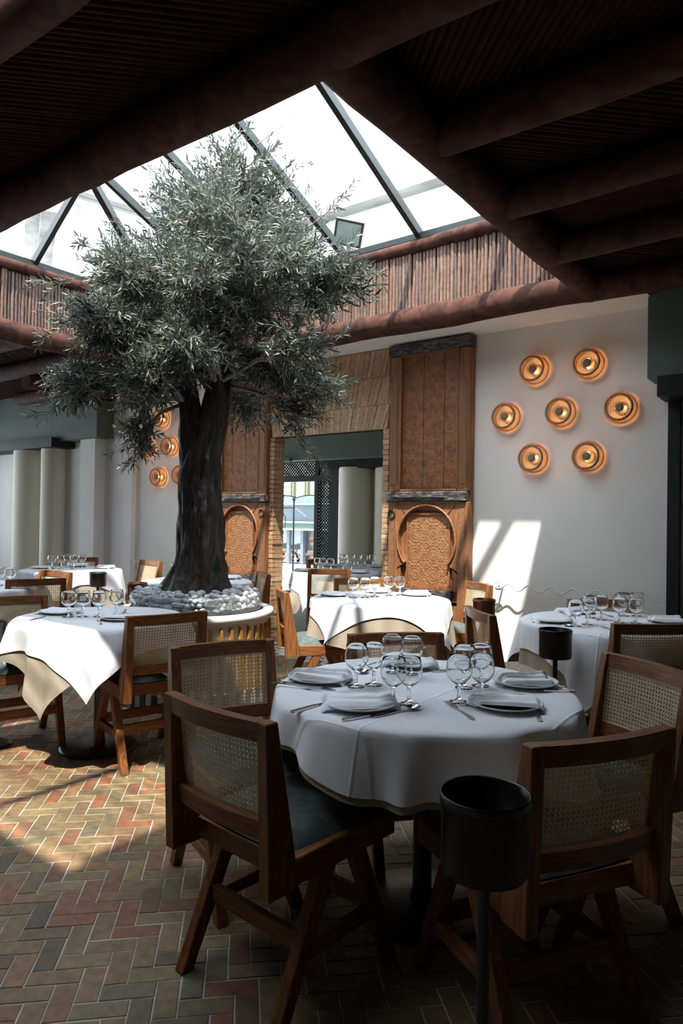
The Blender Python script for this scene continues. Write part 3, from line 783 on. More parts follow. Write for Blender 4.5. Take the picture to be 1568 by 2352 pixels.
for a, b in ((-2.55, -1.75), (-1.65, -.89), (-.79, -.33), (-.23, .21)):
    MB().box((a, -.02, .02), (b, .1, .99)).build('poster', M['postersky'], fc)
    hill = [(a, .42)] + [(a + (b - a) * i / 12, .52 + .10 * i / 12 + .025 * math.sin(i * 2.1)) for i in range(13)] + [(b, .42)]
    MB().prism(hill, -.028, -.02, 'y').build('poster_hill', M['posterhill'], fc)
    rd = random.Random(int(a * 100))
    for k in range(9):
        t = k / 9
        p0 = Vector((a + (b - a) * rd.uniform(.1, .9), -.035, .06 + .34 * t)); d_ = Vector((math.cos(t * 4), 0, math.sin(t * 4) * .6)) * (b - a) * .32
        pa, pb = p0 - d_, p0 + d_
        for p_ in (pa, pb): p_.x = min(max(p_.x, a + .03), b - .03); p_.z = min(max(p_.z, .05), .40)
        MB().bar(pa, pb, .02, .055, (0, 0, 1)).build('plank', M['plank'], fc)
rd = random.Random(3)
for k in range(12):
    MB().bar((.34 + rd.uniform(0, .3), -.04, .05 + k * .078), (1.1 - rd.uniform(0, .3), -.04, .09 + k * .078), .03, .07).build('plank', M['plank'], fc)

# ================================================================== carved doors against the back wall
from mathutils import noise as mnoise
def carved_door(x0, W, mirror, label):
    root = empty('carved_door', (x0, 5.38, 0)); tag(root, label, 'door')
    k = W / 0.81
    def X(x): return (W - x * k) if mirror else x * k
    def bx(n_, xa, xb, za, zb, ya, yb, m, par=root, bev=0):
        a, b = sorted((X(xa), X(xb)))
        return MB().box((a, ya, za), (b, yb, zb)).build(n_, m, par, bev)
    bx('leaf', 0, .81, 0, 2.93, .045, .11, M['doorwood'])
    bx('stile', 0, .10, 0, 1.50, 0, .045, M['doorwood'], bev=.004); bx('stile', .715, .81, 0, 1.50, 0, .045, M['doorwood'], bev=.004)
    bx('stile', 0, .118, 1.595, 2.85, .005, .045, M['doorwood'], bev=.004); bx('stile', .70, .81, 1.595, 2.85, .005, .045, M['doorwood'], bev=.004)
    bx('carved_border', .015, .07, .62, 1.42, -.006, .0, M['fret']); bx('carved_border', .725, .785, .05, 1.44, -.006, .0, M['fret'])
    bx('carved_border', .02, .08, 1.66, 2.55, -.001, .005, M['fret']); bx('carved_border', .73, .79, 1.66, 2.55, -.001, .005, M['fret'])
    # upper planks
    for a, b in ((.124, .342), (.346, .554), (.558, .694)): bx('plank', a, b, 1.62, 2.845, .03, .045, M['carved_up'], bev=.002)
    for a, b, c, d in ((.112, .704, 1.60, 1.618), (.112, .704, 2.838, 2.853)): bx('moulding', a, b, c, d, .0, .045, M['doorwood'])
    bx('moulding', .110, .122, 1.6, 2.85, .0, .045, M['doorwood']); bx('moulding', .696, .708, 1.6, 2.85, .0, .045, M['doorwood'])
    # weathered rails
    bx('top_rail', -.01, .82, 2.855, 2.95, -.02, .11, M['ironwood'], bev=.006)
    r = bx('middle_rail', -.012, .80, 1.506, 1.592, -.03, .045, M['ironwood'], bev=.006)
    bx('bolt', .05, .60, 1.538, 1.562, -.045, -.03, M['ironwood'], r, .003)
    bx('lower_rail', .09, .66, .638, .712, -.014, .045, M['ironwood'], bev=.005)
    # arch plate with a horseshoe opening
    cx, cz, rx, rz = .401, 1.155, .285, .304
    inner = [(cx + rx * math.cos(R(a)), cz + rz * math.sin(R(a))) for a in range(-42, 223, 6)]
    inner += [(.175, .93), (.135, .915), (.135, .75), (.401, .742), (.667, .75), (.667, .915), (.627, .93)]
    ox0, ox1, oz0, oz1 = .10, .715, .715, 1.503
    def outer(p):
        dx, dz = p[0] - cx, p[1] - 1.09
        t = min(((ox1 if dx > 0 else ox0) - cx) / dx if abs(dx) > 1e-6 else 9, ((oz1 if dz > 0 else oz0) - 1.09) / dz if abs(dz) > 1e-6 else 9)
        return (cx + dx * t, 1.09 + dz * t)
    out = [outer(p) for p in inner]
    for c in ((ox0, oz0), (ox0, oz1), (ox1, oz0), (ox1, oz1)):
        i = min(range(len(out)), key=lambda i: (out[i][0] - c[0]) ** 2 + (out[i][1] - c[1]) ** 2); out[i] = c
    n = len(inner)
    vs_ = [(X(p[0]), 0.004, p[1]) for p in inner] + [(X(p[0]), 0.004, p[1]) for p in out] + [(X(p[0]), 0.045, p[1]) for p in inner]
    fs = [(i, (i+1) % n, n + (i+1) % n, n + i) for i in range(n)] + [(i, 2*n + i, 2*n + (i+1) % n, (i+1) % n) for i in range(n)]
    MB().add(vs_, fs).build('arch_plate', M['doorwood'], root)
    pts = [(X(cx + (rx + .012) * math.cos(R(a))), -.004, cz + (rz + .012) * math.sin(R(a))) for a in range(-42, 223, 4)]
    MB().tube(pts, [.0135 if i % 2 else .0095 for i in range(len(pts))], 6).build('rope_moulding', M['doorwood'], root)
    for s_ in (-1, 1): MB().bar((X(.10 if s_ < 0 else .70), .001, 1.49), (X(.19 if s_ < 0 else .61), .001, 1.38), .004, .004).build('mitre_line', M['ironwood'], root)
    bx('carved_panel', .205, .62, .755, 1.385, .030, .046, M['carved'])
    for a, b, c, d in ((.19, .205, .745, 1.40), (.62, .635, .745, 1.40), (.19, .635, .738, .756), (.19, .635, 1.385, 1.402)): bx('panel_frame', a, b, c, d, .018, .046, M['doorwood'])
    bx('foot_panel', .16, .60, .10, .58, .02, .05, M['doorwood']); bx('foot_rail', .10, .715, 0, .08, 0, .045, M['doorwood'])
    for a, b, c, d in ((.12, .15, .08, .62), (.61, .715, .08, .62), (.10, .715, .59, .625)): bx('foot_frame', a, b, c, d, .0, .045, M['doorwood'])
    ring = MB(); ring.tube([(.035 * math.cos(2*math.pi*i/24), 0, .038 * math.sin(2*math.pi*i/24)) for i in range(25)], .006, 8)
    o = ring.build('ring_knocker', M['black'], root); o.location = (X(.04), -.012, 1.385)
    o = MB().lathe([(.001, 0), (.012, .0), (.010, .016), (.001, .02)], 10, M=Matrix.Rotation(R(90), 4, 'X')).build('knocker_stud', M['black'], root); o.location = (X(.04), 0, 1.424)
    return root
carved_door(-3.45, .81, False, 'tall carved cedar door leaf beside the white lamp wall')
carved_door(-5.80, .78, True, 'tall carved cedar door leaf behind the olive trunk')

# ================================================================== rattan wall lamps
def lamp_proto():
    root = empty('rattan_wall_lamp')
    def prof(t):   # back -> bulge -> front ring
        a = -0.75 + t * 1.75
        return 0.062 + 0.064 * math.cos(a), 0.058 + 0.058 * math.sin(a) * 1.05
    for dirn in (1, -1):
        mb = MB()
        for k in range(54):
            a0 = 2 * math.pi * k / 54
            vs_ = []
            for i in range(9):
                t = i / 8; r, z = prof(t); r += .0012 * dirn; a = a0 + dirn * 1.25 * t; da = .0023 / r
                vs_ += [(r * math.cos(a - da), r * math.sin(a - da), z), (r * math.cos(a + da), r * math.sin(a + da), z)]
            mb.add(vs_, [(2*i, 2*i+1, 2*i+3, 2*i+2) for i in range(8)])
        mb.build('woven_shade', M['rattan'], root)
    rf, zf = prof(1.0)
    mb = MB()
    for dirn in (1, -1):
        for k in range(40):
            a0 = 2 * math.pi * k / 40
            vs_ = []
            for t in (0, .5, 1):
                r = rf - .004 - (rf - .026) * t; z = zf - .020 * t; a = a0 + dirn * .45 * t; da = .0016 / r
                vs_ += [(r * math.cos(a - da), r * math.sin(a - da), z), (r * math.cos(a + da), r * math.sin(a + da), z)]
            mb.add(vs_, [(0, 1, 3, 2), (2, 3, 5, 4)])
    mb.build('woven_face', M['rattan'], root)
    ring = [(rf * math.cos(2*math.pi*i/40), rf * math.sin(2*math.pi*i/40), zf) for i in range(41)]
    MB().tube(ring, [.0105 if i % 2 else .0085 for i in range(41)], 6).build('bound_rim', M['rattan_dark'], root)
    r0, z0 = prof(0)
    MB().tube([(r0 * math.cos(2*math.pi*i/32), r0 * math.sin(2*math.pi*i/32), max(z0, .006)) for i in range(33)], .005, 6).build('back_ring', M['rattan_dark'], root)
    MB().lathe([(.001, zf - .012), (.012, zf - .010), (.032, zf - .015), (.034, zf - .022), (.012, zf - .026), (.001, zf - .026)], 20).build('hub', M['rattan_dark'], root)
    MB().lathe([(.001, 0), (.045, 0), (.045, .012), (.001, .016)], 20).build('back_plate', M['whitemetal'], root)
    for s_ in (-1, 1):
        b = MB().lathe([(.001, -.016), (.010, -.013), (.014, 0), (.010, .013), (.001, .016)], 12).build('bulb', M['bulb'], root); b.location = (s_ * .028, s_ * .012, .055)
    return root
lp = lamp_proto()
def place_lamp(o, x, z, label, rot, sc, grp, watts=0.5):
    o.location = (x, YW, z); o.rotation_euler = (R(90), rot, 0); o.scale = (sc, sc, sc)
    tag(o, label, 'wall lamp', grp)
    li = bpy.data.lights.new('lamp_light', 'POINT'); li.energy = watts; li.color = (1.0, .37, .08); li.shadow_soft_size = .012
    lo = bpy.data.objects.new('lamp_light', li); COL.objects.link(lo); lo.parent = o; lo.location = (0, 0, .055)
RL = [(-2.09, 2.59, 'upper left of the seven round rattan lamps on the white wall'), (-1.65, 2.585, 'upper right of the seven round rattan lamps on the white wall'),
      (-2.33, 2.217, 'leftmost of the seven round rattan lamps, next to the carved door'), (-1.866, 2.22, 'middle one of the seven round rattan lamps on the white wall'),
      (-1.404, 2.216, 'rightmost of the seven round rattan lamps, near the green bulkhead'), (-2.09, 1.857, 'lower left of the seven round rattan lamps on the white wall'),
      (-1.647, 1.853, 'lower right of the seven round rattan lamps on the white wall')]
first = True
for i, (x, z, lab) in enumerate(RL):
    o = lp if first else copy_tree(lp); first = False
    RLO = o
    place_lamp(o, x, z, lab, random.uniform(0, 6), 1.0, 'rattan lamps on the right wall') if i else None
    if i == 0: L0 = (x, z, lab)
LL = [(-6.88, 1.82, 'lower left rattan lamp glowing on the wall left of the trunk'), (-7.12, 2.19, 'leftmost rattan lamp left of the trunk, half behind leaves'),
      (-6.68, 2.19, 'middle rattan lamp left of the trunk, just beside the bark'), (-6.46, 1.835, 'lower rattan lamp partly hidden by the olive trunk'),
      (-6.85, 2.54, 'highest rattan lamp left of the trunk, among olive leaves')]
for x, z, lab in LL:
    place_lamp(copy_tree(lp), x, z, lab, random.uniform(0, 6), 1.0, 'rattan lamps left of the tree')
place_lamp(lp, *L0, 1.3, 1.0, 'rattan lamps on the right wall')

# ================================================================== wavy wall rails
def wavy_rail(x0, x1, z, label, rosettes):
    root = empty('wavy_wall_rail', ((x0 + x1) / 2, YW, z)); tag(root, label, 'wall rail')
    c = (x0 + x1) / 2
    pts = []
    n = int((x1 - x0) / .012)
    for i in range(n + 1):
        x = x0 + (x1 - x0) * i / n
        pts.append((x - c, -.085, .026 * math.sin((x - x0) * 2 * math.pi / .178)))
    MB().tube(pts, .0055, 6).build('wavy_bar', M['whitemetal'], root)
    for xr in rosettes:
        sp = [(xr - c + (.042 - .0011 * k) * math.cos(k * .35), -.09, .012 + (.042 - .0011 * k) * math.sin(k * .35)) for k in range(32)]
        MB().tube(sp, .005, 6).build('scroll', M['whitemetal'], root)
        MB().lathe([(.001, 0), (.012, 0), (.012, .01), (.001, .012)], 12, M=Matrix.Translation((xr - c, -.083, .012)) @ Matrix.Rotation(R(90), 4, 'X')).build('rosette', M['whitemetal'], root)
        MB().tube([(xr - c, -.085, .0), (xr - c, 0, .0)], .007, 8).build('bracket', M['whitemetal'], root)
wavy_rail(-2.50, -1.10, .785, 'white wavy metal rail on the wall below the seven lamps', (-2.36, -1.42))
wavy_rail(-7.40, -6.10, .765, 'white wavy metal rail on the wall behind the olive tree', (-6.2,))

# ================================================================== planter, pebbles, olive tree
PX, PY = -3.95, 3.50
pl = empty('tree_planter', (PX, PY, 0)); tag(pl, 'round white planter with amber ribs around the olive tree', 'planter')
MB().lathe([(.545, 0), (.545, .58), (.555, .592), (.58, .602), (.58, .642), (.572, .65), (.505, .65), (.50, .64), (.50, .55), (.001, .55)], 72).build('drum', M['planter'], pl)
MB().lathe([(.545, 0), (.556, .0), (.556, .12), (.545, .12)], 72).build('tile_band', M['zel2'], pl)
tm = [MB().box((-.021, -.006, .006), (.021, 0, .114)).mesh('band_tile', M['zel%d' % i]) for i in range(3)]
for i in range(72):
    a = 2 * math.pi * i / 72
    o = link('band_tile', tm[(0, 2, 1, 2)[i % 4]], pl); o.location = (.556 * math.cos(a), .556 * math.sin(a), 0); o.rotation_euler = (0, 0, a + R(90))
rib = MB().add([(-.025, 0, .12), (.025, 0, .12), (.013, 0, .56), (-.013, 0, .56), (-.019, -.024, .12), (.019, -.024, .12), (.009, -.020, .552), (-.009, -.020, .552), (0, -.020, .566)],
               [(4, 5, 6, 7), (0, 4, 7, 3), (5, 1, 2, 6), (0, 1, 5, 4), (7, 6, 8), (3, 7, 8), (6, 2, 8), (2, 3, 8)]).mesh('amber_rib', M['amber'])
for i in range(46):
    a = 2 * math.pi * i / 46
    o = link('amber_rib', rib, pl); o.location = (.544 * math.cos(a), .544 * math.sin(a), 0); o.rotation_euler = (0, 0, a + R(90))
MB().lathe([(.49, .652), (.49, .793), (.484, .793), (.484, .652)], 72).build('glass_ring', M['acrylic'], pl)
MB().lathe([(.001, .64), (.48, .64), (.48, .675), (.001, .70)], 40).build('soil', M['roofdark'], pl)

rnd = random.Random(11)
pm_ = []
for q in range(7):
    bm = bmesh.new(); bmesh.ops.create_icosphere(bm, subdivisions=2, radius=1)
    off = Vector((q * 3.1, 1.7, 0))
    for v in bm.verts:
        v.co *= 1 + .22 * mnoise.noise(v.co * 1.1 + off)
    me = bpy.data.meshes.new('pebble'); bm.to_mesh(me); bm.free()
    me.polygons.foreach_set('use_smooth', [True] * len(me.polygons)); me.materials.append(M['pebble']); pm_.append(me)
spots = []
camdir = math.atan2(-PY, -PX)
# front wall of pebbles behind the glass, rows
for row in range(3):
    k = 0
    n = 66
    for i in range(n):
        a = camdir + (i / n - .5) * math.pi * 2 + row * .045
        spots.append((.455 + rnd.uniform(-.010, .004), a + rnd.uniform(-.015, .015), .678 + row * .037 + rnd.uniform(-.011, .011)))
# top layer
for ring_, n in ((.425, 44), (.380, 38), (.335, 30), (.295, 22)):
    for i in range(n):
        spots.append((ring_ + rnd.uniform(-.02, .02), 2 * math.pi * i / n + rnd.uniform(-.05, .05), .770 + (.45 - ring_) * .10 + rnd.uniform(-.012, .014)))
def front_key(s): return -math.cos(s[1] - camdir)
spots.sort(key=front_key)
extra = spots[300:]; spots = spots[:300]
def peb_T(r, a, z):
    s_ = rnd.uniform(.018, .029)
    return Matrix.Translation((PX + r * math.cos(a), PY + r * math.sin(a), z)) @ Matrix.Rotation(rnd.uniform(0, 6.3), 4, 'Z') @ Matrix.Rotation(rnd.uniform(-.6, .6), 4, 'X') @ Matrix.Diagonal((s_ * rnd.uniform(1, 1.3), s_, s_ * rnd.uniform(.62, .85), 1))
for s_ in spots:
    o = link('pebble', rnd.choice(pm_)); o.matrix_world = peb_T(*s_)
    tag(o, 'smooth pale grey pebble in the glass ring around the tree', 'pebble', 'pebbles around the olive tree')
mb = MB()
for s_ in extra + [(rnd.uniform(.40, .46), rnd.uniform(0, 6.28), rnd.uniform(.68, .74)) for _ in range(120)] + [(rnd.uniform(.25, .45), rnd.uniform(0, 6.28), rnd.uniform(.71, .75)) for _ in range(260)]:
    T = peb_T(*s_); me = rnd.choice(pm_)
    mb.add([v.co for v in me.vertices], [tuple(p.vertices) for p in me.polygons], True, T)
o = mb.build('pebble_bed', M['pebble']); tag(o, 'bed of pale pebbles filling the planter behind and below', 'pebbles', kind='stuff')

tree = empty('olive_tree', (PX, PY, .60)); tag(tree, 'old olive tree with gnarled dark trunk and silvery crown', 'tree')
TO = Vector((PX, PY, .60))
def bark_tube(pts, rad, n, flare=0.0, amp=.16, seed=0, name='trunk'):
    """gnarled tube: radius wobbles with noise and root lobes near the foot"""
    fine_p, fine_r = [], []
    for i in range(len(pts) - 1):
        for k in range(10):
            t = k / 10
            fine_p.append(Vector(pts[i]).lerp(Vector(pts[i+1]), t)); fine_r.append(rad[i] * (1 - t) + rad[i+1] * t)
    fine_p.append(Vector(pts[-1])); fine_r.append(rad[-1])
    for _ in range(6):
        fine_p = [fine_p[0]] + [(fine_p[i-1] + fine_p[i] * 2 + fine_p[i+1]) / 4 for i in range(1, len(fine_p) - 1)] + [fine_p[-1]]
        fine_r = [fine_r[0]] + [(fine_r[i-1] + fine_r[i] * 2 + fine_r[i+1]) / 4 for i in range(1, len(fine_r) - 1)] + [fine_r[-1]]
    def jit(i, a):
        z = fine_p[i].z
        v = Vector((math.cos(a) * 1.3, math.sin(a) * 1.3, z * 1.6 + seed))
        f = 1 + amp * mnoise.noise(v * 1.6) + amp * .55 * mnoise.noise(v * 4.1) + amp * .45 * mnoise.noise(Vector((math.cos(a) * 8, math.sin(a) * 8, z * 2.2)))
        if flare:
            w_ = max(0, 1 - (z - .65) / .55)
            f += flare * w_ * w_ * max(-.25, math.cos(4 * a + .6 + z)) 
        return f
    mb = MB().tube([p - TO for p in fine_p], fine_r, n, True, True, jit)
    return mb.build(name, M['bark'], tree)
bark_tube([(-3.965, 3.52, .60), (-3.965, 3.52, .74), (-3.965, 3.53, .88), (-3.96, 3.53, 1.05), (-3.955, 3.535, 1.30), (-3.965, 3.53, 1.55), (-3.95, 3.54, 1.80), (-3.91, 3.56, 1.98), (-3.855, 3.60, 2.29), (-3.825, 3.62, 2.62), (-3.83, 3.63, 2.95)],
          [.30, .275, .215, .165, .152, .152, .132, .114, .096, .076, .05], 64, .35, .25, 2)
bark_tube([(-3.985, 3.53, 1.60), (-4.02, 3.50, 1.86), (-4.025, 3.47, 2.12), (-4.05, 3.44, 2.40), (-4.12, 3.40, 2.70)], [.10, .10, .086, .066, .04], 36, 0, .26, 5, 'limb')
LOBES = [((-3.88,3.36,2.42),.2,.17,10),((-2.61,3.37,2.77),.22,.17,16),((-2.84,3.39,2.42),.23,.2,16),((-2.48,3.41,2.86),.14,.09,6),((-2.79,3.19,2.92),.19,.16,12),((-3.68,2.48,2.52),.23,.2,30),((-3.85,2.42,2.15),.19,.14,18),((-3.49,2.63,2.2),.24,.21,30),((-3.66,2.62,2.82),.23,.22,22),((-3.35,2.91,2.79),.33,.28,18),((-3.17,3.16,3.12),.34,.31,18),((-3.47,3.12,3.41),.32,.29,16),((-3.29,2.77,2.37),.27,.21,26),((-3.87,3.58,3.31),.7,.76,90),((-3.71,3.68,3.98),.4,.33,24),((-4.13,3.5,3.72),.43,.36,34),((-3.62,3.88,3.73),.36,.36,24),((-4.48,3.13,3.2),.33,.33,34),((-4.33,2.87,2.69),.32,.27,36),((-4.3,2.65,2.21),.23,.18,26),((-4.07,3.07,2.25),.28,.27,34),((-4.11,3.04,1.88),.13,.15,9),((-3.74,3.19,2.55),.5,.36,50),((-4.47,3.76,3.1),.53,.4,34),((-3.39,3.93,3.29),.4,.4,34),((-3.19,3.96,2.96),.3,.23,18),((-3.42,3.8,2.47),.33,.33,38),((-3.25,4.05,2.33),.25,.2,18),((-3.92,3.93,2.24),.3,.3,22),((-3.29,3.45,2.81),.43,.36,34),((-3.74,3.06,3.03),.5,.36,34),((-4.51,3.48,2.82),.36,.33,24),((-3.32,3.94,2.09),.17,.15,8),((-4.16,4.05,3.05),.43,.4,24)]
SPRIGS = [((-2.62,3.39,2.71),(-2.31,3.51,2.78)),((-3.36,3.95,3.52),(-3.0,4.15,3.89)),((-3.27,3.9,2.86),(-2.8,4.13,3.05)),((-3.49,3.88,2.09),(-3.09,3.99,1.6)),((-3.66,3.72,4.15),(-3.43,3.89,4.37)),((-4.53,3.09,3.14),(-4.94,2.66,3.02)),((-4.42,2.8,2.7),(-4.57,2.57,2.55)),((-4.33,2.63,2.18),(-4.42,2.5,1.96)),((-4.09,3.06,1.91),(-4.12,3.04,1.68)),((-3.34,3.98,3.23),(-3.01,4.09,3.39)),((-4.56,3.06,3.3),(-4.73,2.94,3.4)),((-3.28,4.03,2.3),(-3.02,4.16,2.21)),((-3.33,3.99,2.53),(-3.03,4.08,2.71)),((-3.5,3.84,3.95),(-3.37,3.94,4.19)),((-3.87,3.57,4.01),(-3.77,3.64,4.28)),((-4.35,2.73,2.41),(-4.47,2.53,2.18)),((-3.28,4.02,3.16),(-2.93,4.15,2.97))]
LEAFK = 3.6
rnd = random.Random(17)
LV, LF = [], []
def leaf(p, d, nrm, ln, wd):
    s_ = d.cross(nrm).normalized()
    dr = nrm * (-.10 * ln)
    b = len(LV)
    m1, m2 = p + d * (ln * .38), p + d * (ln * .72)
    fold = nrm * (wd * .25)
    LV.extend([p, m1 + s_ * (wd / 2) + fold, m2 + s_ * (wd * .36) + fold + dr * .5, p + d * ln + dr, m2 - s_ * (wd * .36) + fold + dr * .5, m1 - s_ * (wd / 2) + fold, m1, m2 + dr * .4])
    LF.extend([(b, b+1, b+6), (b, b+6, b+5), (b+1, b+2, b+7, b+6), (b+6, b+7, b+4, b+5), (b+2, b+3, b+7), (b+7, b+3, b+4)])
def rv(): return Vector((rnd.gauss(0, 1), rnd.gauss(0, 1), rnd.gauss(0, 1))).normalized()
def roof_z(p): return ZB + (RZ - ZB) * min((YBo - p.y) / (YBo - RY), (p.y - YAo) / (RY - YAo)) - .05
twm = MB()
def twig(p0, p1, r0, leaves=True, dens=1.0):
    p0, p1 = Vector(p0), Vector(p1)
    L_ = (p1 - p0).length
    bow = rv() * L_ * .12 + Vector((0, 0, .06 * L_))
    pts = [p0.lerp(p1, t) + bow * (4 * t * (1 - t)) for t in (0, .2, .4, .6, .8, 1)]
    twm.tube([p - TO for p in pts], [r0 * (1 - .75 * t) for t in (0, .2, .4, .6, .8, 1)], 4, False)
    if not leaves: return
    n = max(4, int(L_ * 38 * dens))
    roll = rnd.uniform(0, 6)
    for i in range(n):
        t = .18 + .82 * (i + rnd.random() * .6) / n
        k = min(int(t * 5), 4); ft = t * 5 - k
        p = pts[k].lerp(pts[k + 1], min(ft, 1))
        ax = (pts[k + 1] - pts[k]).normalized()
        side = ax.orthogonal().normalized()
        for s_ in (0, math.pi):
            q_ = Matrix.Rotation(roll + i * 1.57 + s_ + rnd.uniform(-.4, .4), 3, ax) @ side
            d = (ax * rnd.uniform(.45, 1.0) + q_ * rnd.uniform(.6, 1.0) + Vector((0, 0, rnd.uniform(-.1, .25)))).normalized()
            nn = (ax * .9 - q_ * .5 + rv() * .35); nn = (nn - d * nn.dot(d)).normalized()
            if nn.z < 0 and rnd.random() < .75: nn = -nn
            ln = rnd.uniform(.046, .078)
            if (p + d * ln).z > roof_z(p): continue
            leaf(p - TO, d, nn, ln, ln * rnd.uniform(.17, .24))
    d = (pts[-1] - pts[-2]).normalized()
    leaf(p1 - TO, d, d.orthogonal(), .055, .012)
joints = [Vector(p) for p in ((-3.86, 3.59, 2.35), (-3.84, 3.61, 2.62), (-3.84, 3.62, 2.9), (-4.06, 3.45, 2.2), (-4.09, 3.42, 2.45), (-4.14, 3.4, 2.7))]
for (c, rh, rz, n) in LOBES:
    c = Vector(c)
    j = min(joints, key=lambda q_: (q_ - c).length + (0.3 if q_.z > c.z + .5 else 0))
    mid = j.lerp(c, .5) + Vector((0, 0, .06))
    limb = [j, j.lerp(mid, .6), mid, mid.lerp(c, .55) + rv() * .03, c]
    rr = .012 + .022 * min(1, rh / .6)
    twm.tube([p - TO for p in limb], [rr, rr * .85, rr * .7, rr * .5, rr * .35], 6, False)
    for i in range(int(n * LEAFK)):
        u = rv() * (rnd.random() ** .45)
        tgt = c + Vector((u.x * rh, u.y * rh, u.z * rz))
        zr = roof_z(tgt)
        if tgt.z > zr - .03: tgt.z = zr - .03 - rnd.uniform(0, .25)
        st = rnd.choice(limb[2:]).lerp(tgt, rnd.uniform(.1, .45))
        d = (tgt - st)
        if d.length < .12: tgt = st + (d.normalized() if d.length > .01 else rv()) * .16
        if d.length > .42: st = tgt - d.normalized() * .42
        twig(st, tgt, .0045)
for (c_, rh, rz, n) in LOBES:
    for i in range(5):
        u = rv(); u.z = u.z * .6 + .25
        p1 = Vector(c_) + Vector((u.x * rh, u.y * rh, u.z * rz)) * rnd.uniform(1.05, 1.35)
        if p1.z < roof_z(p1) - .05: twig(p1 - Vector((u.x, u.y, u.z * .7)).normalized() * .24, p1, .004, True, .8)
for a, b in SPRIGS:
    a, b = Vector(a), Vector(b)
    twig(a, b, .006, True, 1.0)
    for k in range(3):
        q_ = a.lerp(b, rnd.uniform(.3, .9)); twig(q_, q_ + (b - a).normalized() * .10 + rv() * .09, .003)
o = twm.build('branches', M['branch'], tree); o['kind'] = 'stuff'
me = bpy.data.meshes.new('foliage'); me.from_pydata([tuple(v) for v in LV], [], LF); me.materials.append(M['leaf'])
me.polygons.foreach_set('use_smooth', [True] * len(me.polygons)); me.update()
o = link('foliage', me, tree); o['kind'] = 'stuff'
print('leaves', len(LV) // 8)

